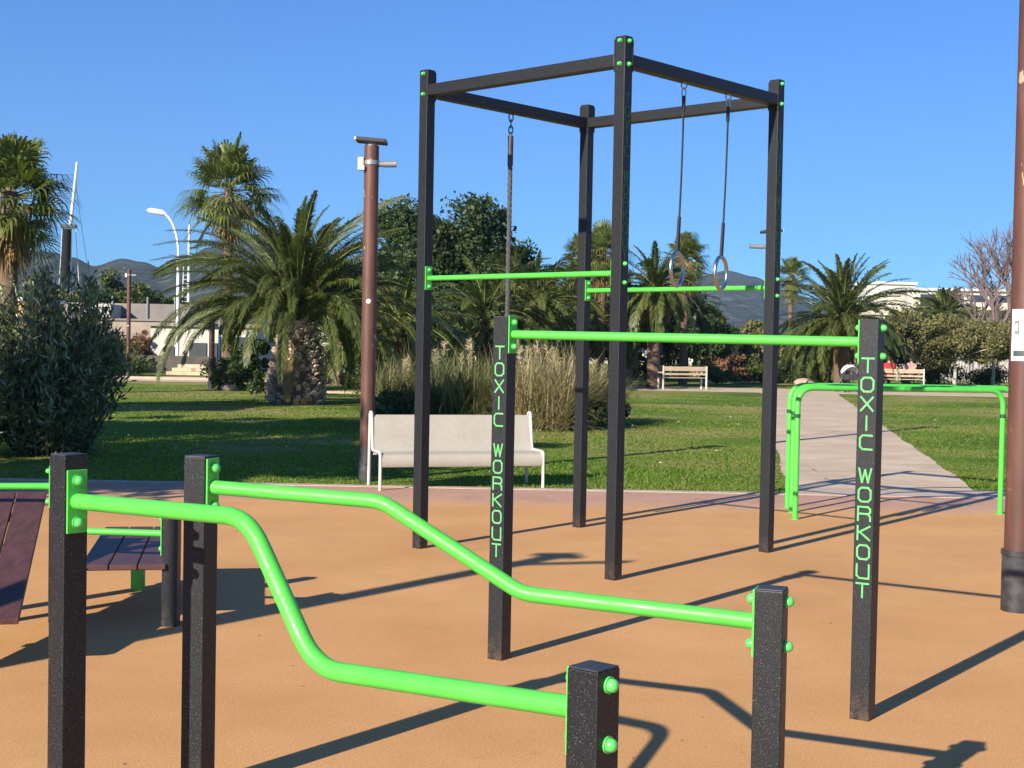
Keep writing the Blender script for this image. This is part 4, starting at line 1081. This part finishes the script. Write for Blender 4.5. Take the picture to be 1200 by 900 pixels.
MB().tube([(0, 0, 0), (.12, 0, 10.1), (.62, 0, 15.2)], [.22, .14, .10], 8).build('spar', M['white'], ms, smooth=True)
MB().tube([(-.10, -.5, 3.0), (.02, -.5, 9.9)], [.34, .34], 10).build('furled_sail', M['black_sail'], ms, smooth=True)
MB().box((.0, 0, 10.15), (1.2, .5, .28)).build('spreader', M['darkgrey'], ms, bevel=.03)
MB().tube([(.45, 0, 14), (1.05, 0, 9.9), (2.2, 0, 3)], .02, 5).build('stay', M['darkgrey'], ms)
MB().tube([(-.5, 0, 9.9), (-.9, 0, 2)], .025, 5).build('stay', M['white'], ms)
MB().tube([(.55, 0, 9.9), (1.1, 0, 2)], .025, 5).build('stay', M['white'], ms)
m2 = thing('boat_mast', 'thin white mast beside the curved street lamp', 'mast', (gx(220, 95), 95, 0))
MB().tube([(0, 0, 0), (0, 0, 9.3)], [.11, .09], 8).build('spar', M['white'], m2, smooth=True)
lad = MB().tube([(-.5, 0, 0), (-.36, 0, 6.5)], .035, 6)
for k in range(14): lad.tube([(-.45+.01*k, 0, 2.2+.3*k), (0, 0, 2.2+.3*k)], .02, 4)
lad.build('ladder', M['white'], m2)

# ------------------------------------------------------------------ buildings and walls
def house(name, x0, x1, y, dep, z1, mt, label, cat='building', wins=(), roof=None, doors=()):
    t = thing(name, label, cat, ((x0+x1)/2, y, 0)); hw = (x1-x0)/2
    MB().box((0, dep/2, z1/2), (2*hw, dep, z1)).build('wall', mt, t)
    if roof: MB().box((0, dep/2, z1+.08), (2*hw+.4, dep+.4, .16)).build('roof', roof, t)
    for (wx, wz, ww, wh) in wins:
        f = MB(); f.box((wx, -.03, wz), (ww+.14, .06, wh+.14)); fo = f.build('window', M['white'], t)
        MB().box((wx, -.065, wz), (ww, .02, wh)).build('pane', M['window'], fo)
    for (wx, ww, wh) in doors: MB().box((wx, -.03, wh/2), (ww, .06, wh)).build('door', M['darkgrey'], t)
    return t
Dl = 62
house('low_house', gx(-120, Dl), gx(27, Dl), Dl, 5, at(0, 352, Dl).z, M['terracotta'], 'low terracotta house at the left edge behind the oleander', wins=((1.6, 1.9, .7, .8),), roof=M['white'])
house('storage_block', gx(96, 70), gx(129, 70), 70, 3, at(100, 356, 70).z, M['wall_white'], 'small white block behind the oleander, left of the slim lamp post')
wl = thing('boundary_wall', 'pinkish grey wall with thin posts below the trees on the left', 'wall', (gx(170, 72), 72, 0))
hw = 4.2; zz1 = at(170, 356, 72).z
MB().box((0, 0, zz1/2), (2*hw, .2, zz1)).build('panel', M['wall_pink'], wl)
for px in (132, 173, 205): MB().tube([(gx(px, 72)-gx(170, 72), -.15, 0), (gx(px, 72)-gx(170, 72), -.15, zz1+.35)], .05, 8).build('fence_post', M['grey'], wl)
w2 = thing('terrace_wall', 'lower beige wall in front of the pinkish wall', 'wall', (gx(160, 68), 68, 0))
MB().box((0, 0, at(160, 376, 68).z/2), (6.4, .25, at(160, 376, 68).z)).build('wall', M['wall_beige'], w2)
MB().box((0, -.02, at(160, 376, 68).z+.05), (6.5, .4, .10)).build('coping', M['wall_pink'], w2)
w3 = thing('stone_wall', 'low dark stone wall on the far side of the left lawn', 'wall', (gx(150, 60), 60, 0))
MB().box((0, 0, at(150, 416, 60).z/2), (7.5, .5, at(150, 416, 60).z)).build('wall', M['stone_dark'], w3, bevel=.04)
house('white_building', gx(176, 64), gx(300, 64), 64, 5, at(240, 383, 64).z, M['wall_white'], 'low white building with grey doors behind the palm fronds', wins=((1.4, 1.1, 1.3, 1.0),), doors=((-1.55, .5, 1.1), (-.25, .8, 1.3), (.5, .4, 1.3)), roof=M['wall_beige'])
st = thing('steps', 'pale concrete steps left of the far brown lamp post', 'steps', (gx(222, 57), 57, 0))
for k in range(3): MB().box((0, .45*k, .14*(k+.5)+.0), (1.7-.25*k, .9, .14+.28*k if False else .14*(1))).build('step', M['path'], st, bevel=.01)
kb2 = MB(); kb2.box((gx(170, 50), 50, .05), (5.2, .3, .1)); kb2.box((gx(385, 38), 40, .03), (5, .25, .06)); tag(kb2.build('kerb', M['kerb']), kind='structure')

# low harbour building seen under the trees
hb = house('harbour_building', gx(360, 118), gx(905, 118), 118, 8, 2.7, M['wall_white'], 'long low white building glimpsed under the palms',
           wins=[(-17+2.3*k, 1.45, 1.3, 1.1) for k in range(16)], roof=M['wall_beige'])
gw = thing('garden_wall', 'pinkish rendered garden wall right of the far slatted bench', 'wall', (gx(838, 74), 74, 0))
MB().box((0, 0, .75), (2.3, .25, 1.5)).build('wall', simple('pink_render', (.55, .36, .29), rough=.9, scale=2), gw)
# picket fence behind the olive trees
pf = thing('picket_fence', 'weathered pale fence behind the olive trees on the right', 'fence', (gx(1120, 72), 72, 0))
f_ = MB()
for k in range(80): f_.box((-6.4+.16*k, 0, .75+.05*math.sin(k*2.3)), (.10, .03, 1.5))
f_.build('pickets', simple('weathered_fence', (.42, .39, .38), (.30, .27, .26), rough=.9, scale=3), pf)
f_ = MB(); f_.box((0, .04, .4), (12.9, .04, .08)); f_.box((0, .04, 1.1), (12.9, .04, .08)); f_.build('fence_rail', M['grey'], pf)

# hotel
DH = 140
ht = thing('hotel', 'large white terraced hotel behind the trees on the right', 'hotel', (gx(1150, DH), DH, 0))
def hb_(px0, px1, py, y0, nm='wall'):
    x0, x1 = gx(px0, DH)-ht.location.x, gx(px1, DH)-ht.location.x; z = at(px0, py, DH+y0).z
    MB().box(((x0+x1)/2, y0+4, z/2), (x1-x0, 8, z)).build(nm, M['wall_white'], ht)
    MB().box(((x0+x1)/2, y0+3.9, z+.12), (x1-x0+.4, 8.4, .24)).build('roof', M['white'], ht)
    return x0, x1, z
hx0, hx1, hz1 = hb_(1062, 1420, 340, 0)
hb_(1040, 1100, 333, 9)
hb_(1030, 1062, 346, 3)
for fl in range(3):
    z = hz1-.9-1.75*fl if fl < 3 else 1
    b = MB(); b.box(((hx0+hx1)/2+1, -.75, z-.95), (hx1-hx0-2, 1.5, .18)); b.box(((hx0+hx1)/2+1, -1.45, z-.55), (hx1-hx0-2, .08, .6)); b.build('balcony', M['wall_white'], ht)
    for k in range(11):
        x = hx0+2.0+2.5*k
        f = MB().box((x, -.03, z-.1), (1.5, .06, 1.25)).build('window', M['darkgrey'], ht)
        MB().box((x, -.07, z-.1), (1.3, .02, 1.1)).build('pane', M['window'], f)
# white houses on the hills
for i, (px, py, D, w_) in enumerate(((855, 383, 1500, 12), (846, 386, 1480, 6), (136, 321, 1380, 6), (144, 321, 1380, 4), (120, 325, 1350, 5), (868, 388, 1300, 7))):
    p = at(px, py, D); t = thing('villa', ('white villa on the hillside below the right ring', 'small white villa left of the wider one on the right hill', 'white villa on the left hill, the widest there',
        'narrow white villa on the left hill beside the wide one', 'white villa lowest on the left hill', 'white villa nearest on the right hill slope')[i], 'house', (p.x, p.y, p.z-11.3), 0, 'white villas on the hills')
    MB().box((0, 0, 6), (w_, 8, 12)).build('wall', M['wall_white'], t)
    MB().box((0, 0, 12.4), (w_+1, 9, .8)).build('roof', M['terracotta'], t)
    MB().box((0, -4.05, 9.5), (w_*.5, .2, 2)).build('window', M['window'], t)

# ------------------------------------------------------------------ lawn grass
rg = np.random.default_rng(5); n = 90000
Y = 14.46/(1-rg.random(n)*(1-14.46/44.0)); X = (rg.random(n)*1.0-.5)*.80*Y
inpath = (Y > 14.9) & (X > 3.0+(Y-15.06)*.170) & (X < 5.05+(Y-15.06)*.187); inkerb = (Y < 15.08) & (X > 2.9)
keep = ~(inpath | inkerb); X, Y = X[keep], Y[keep]; n = len(X)
h = rg.uniform(.012, .034, n)*(1+.5*np.sin(X*1.3)*np.sin(Y*.9)); a = rg.random(n)*2*PI; wd = .006+.0004*Y
b0 = np.stack([X-np.cos(a)*wd, Y-np.sin(a)*wd, 0*X], 1); b1 = np.stack([X+np.cos(a)*wd, Y+np.sin(a)*wd, 0*X], 1)
tp = np.stack([X+rg.normal(0, .02, n), Y+rg.normal(0, .02, n), h], 1)
tag(quads_obj('grass', np.stack([b0, b1, tp], 1), M['blade'], None, None, 3), kind='stuff')
# little white flowers in the lawn
n = 36; Y = rg.uniform(16, 30, n); X = (rg.random(n)-.5)*.74*Y; kp = ~((X > 2.6+(Y-15)*.155) & (X < 5.4+(Y-15)*.2)); X, Y = X[kp], Y[kp]; n = len(X)
s = .014; c = np.stack([X, Y, np.full(n, .06)], 1)
q = np.stack([c+np.array([-s, -s, 0]), c+np.array([s, -s, 0.004]), c+np.array([s, s, .012]), c+np.array([-s, s, 0.008])], 1)
tag(quads_obj('lawn_flowers', q, M['petal']), kind='stuff')

# bits of dry leaf and grit on the rubber surface
n = 130; Y = rg.uniform(3.6, 12.6, n)**1.0; X = (rg.random(n)-.5)*.76*Y; s = rg.uniform(.003, .010, n); a = rg.random(n)*2*PI
c = np.stack([X, Y, np.full(n, .009)], 1); u = np.stack([np.cos(a)*s, np.sin(a)*s, 0*s], 1); v = np.stack([-np.sin(a)*s*.5, np.cos(a)*s*.5, s*.25], 1)
q = np.stack([c-u, c+v, c+u, c-v*np.array([1, 1, 0])], 1)
tag(quads_obj('dry_leaf_litter', q, m_leaf('dry_leaf_bits', [(.16, .09, .05), (.34, .24, .14), (.10, .07, .05)], 0.1, .9)), kind='stuff')
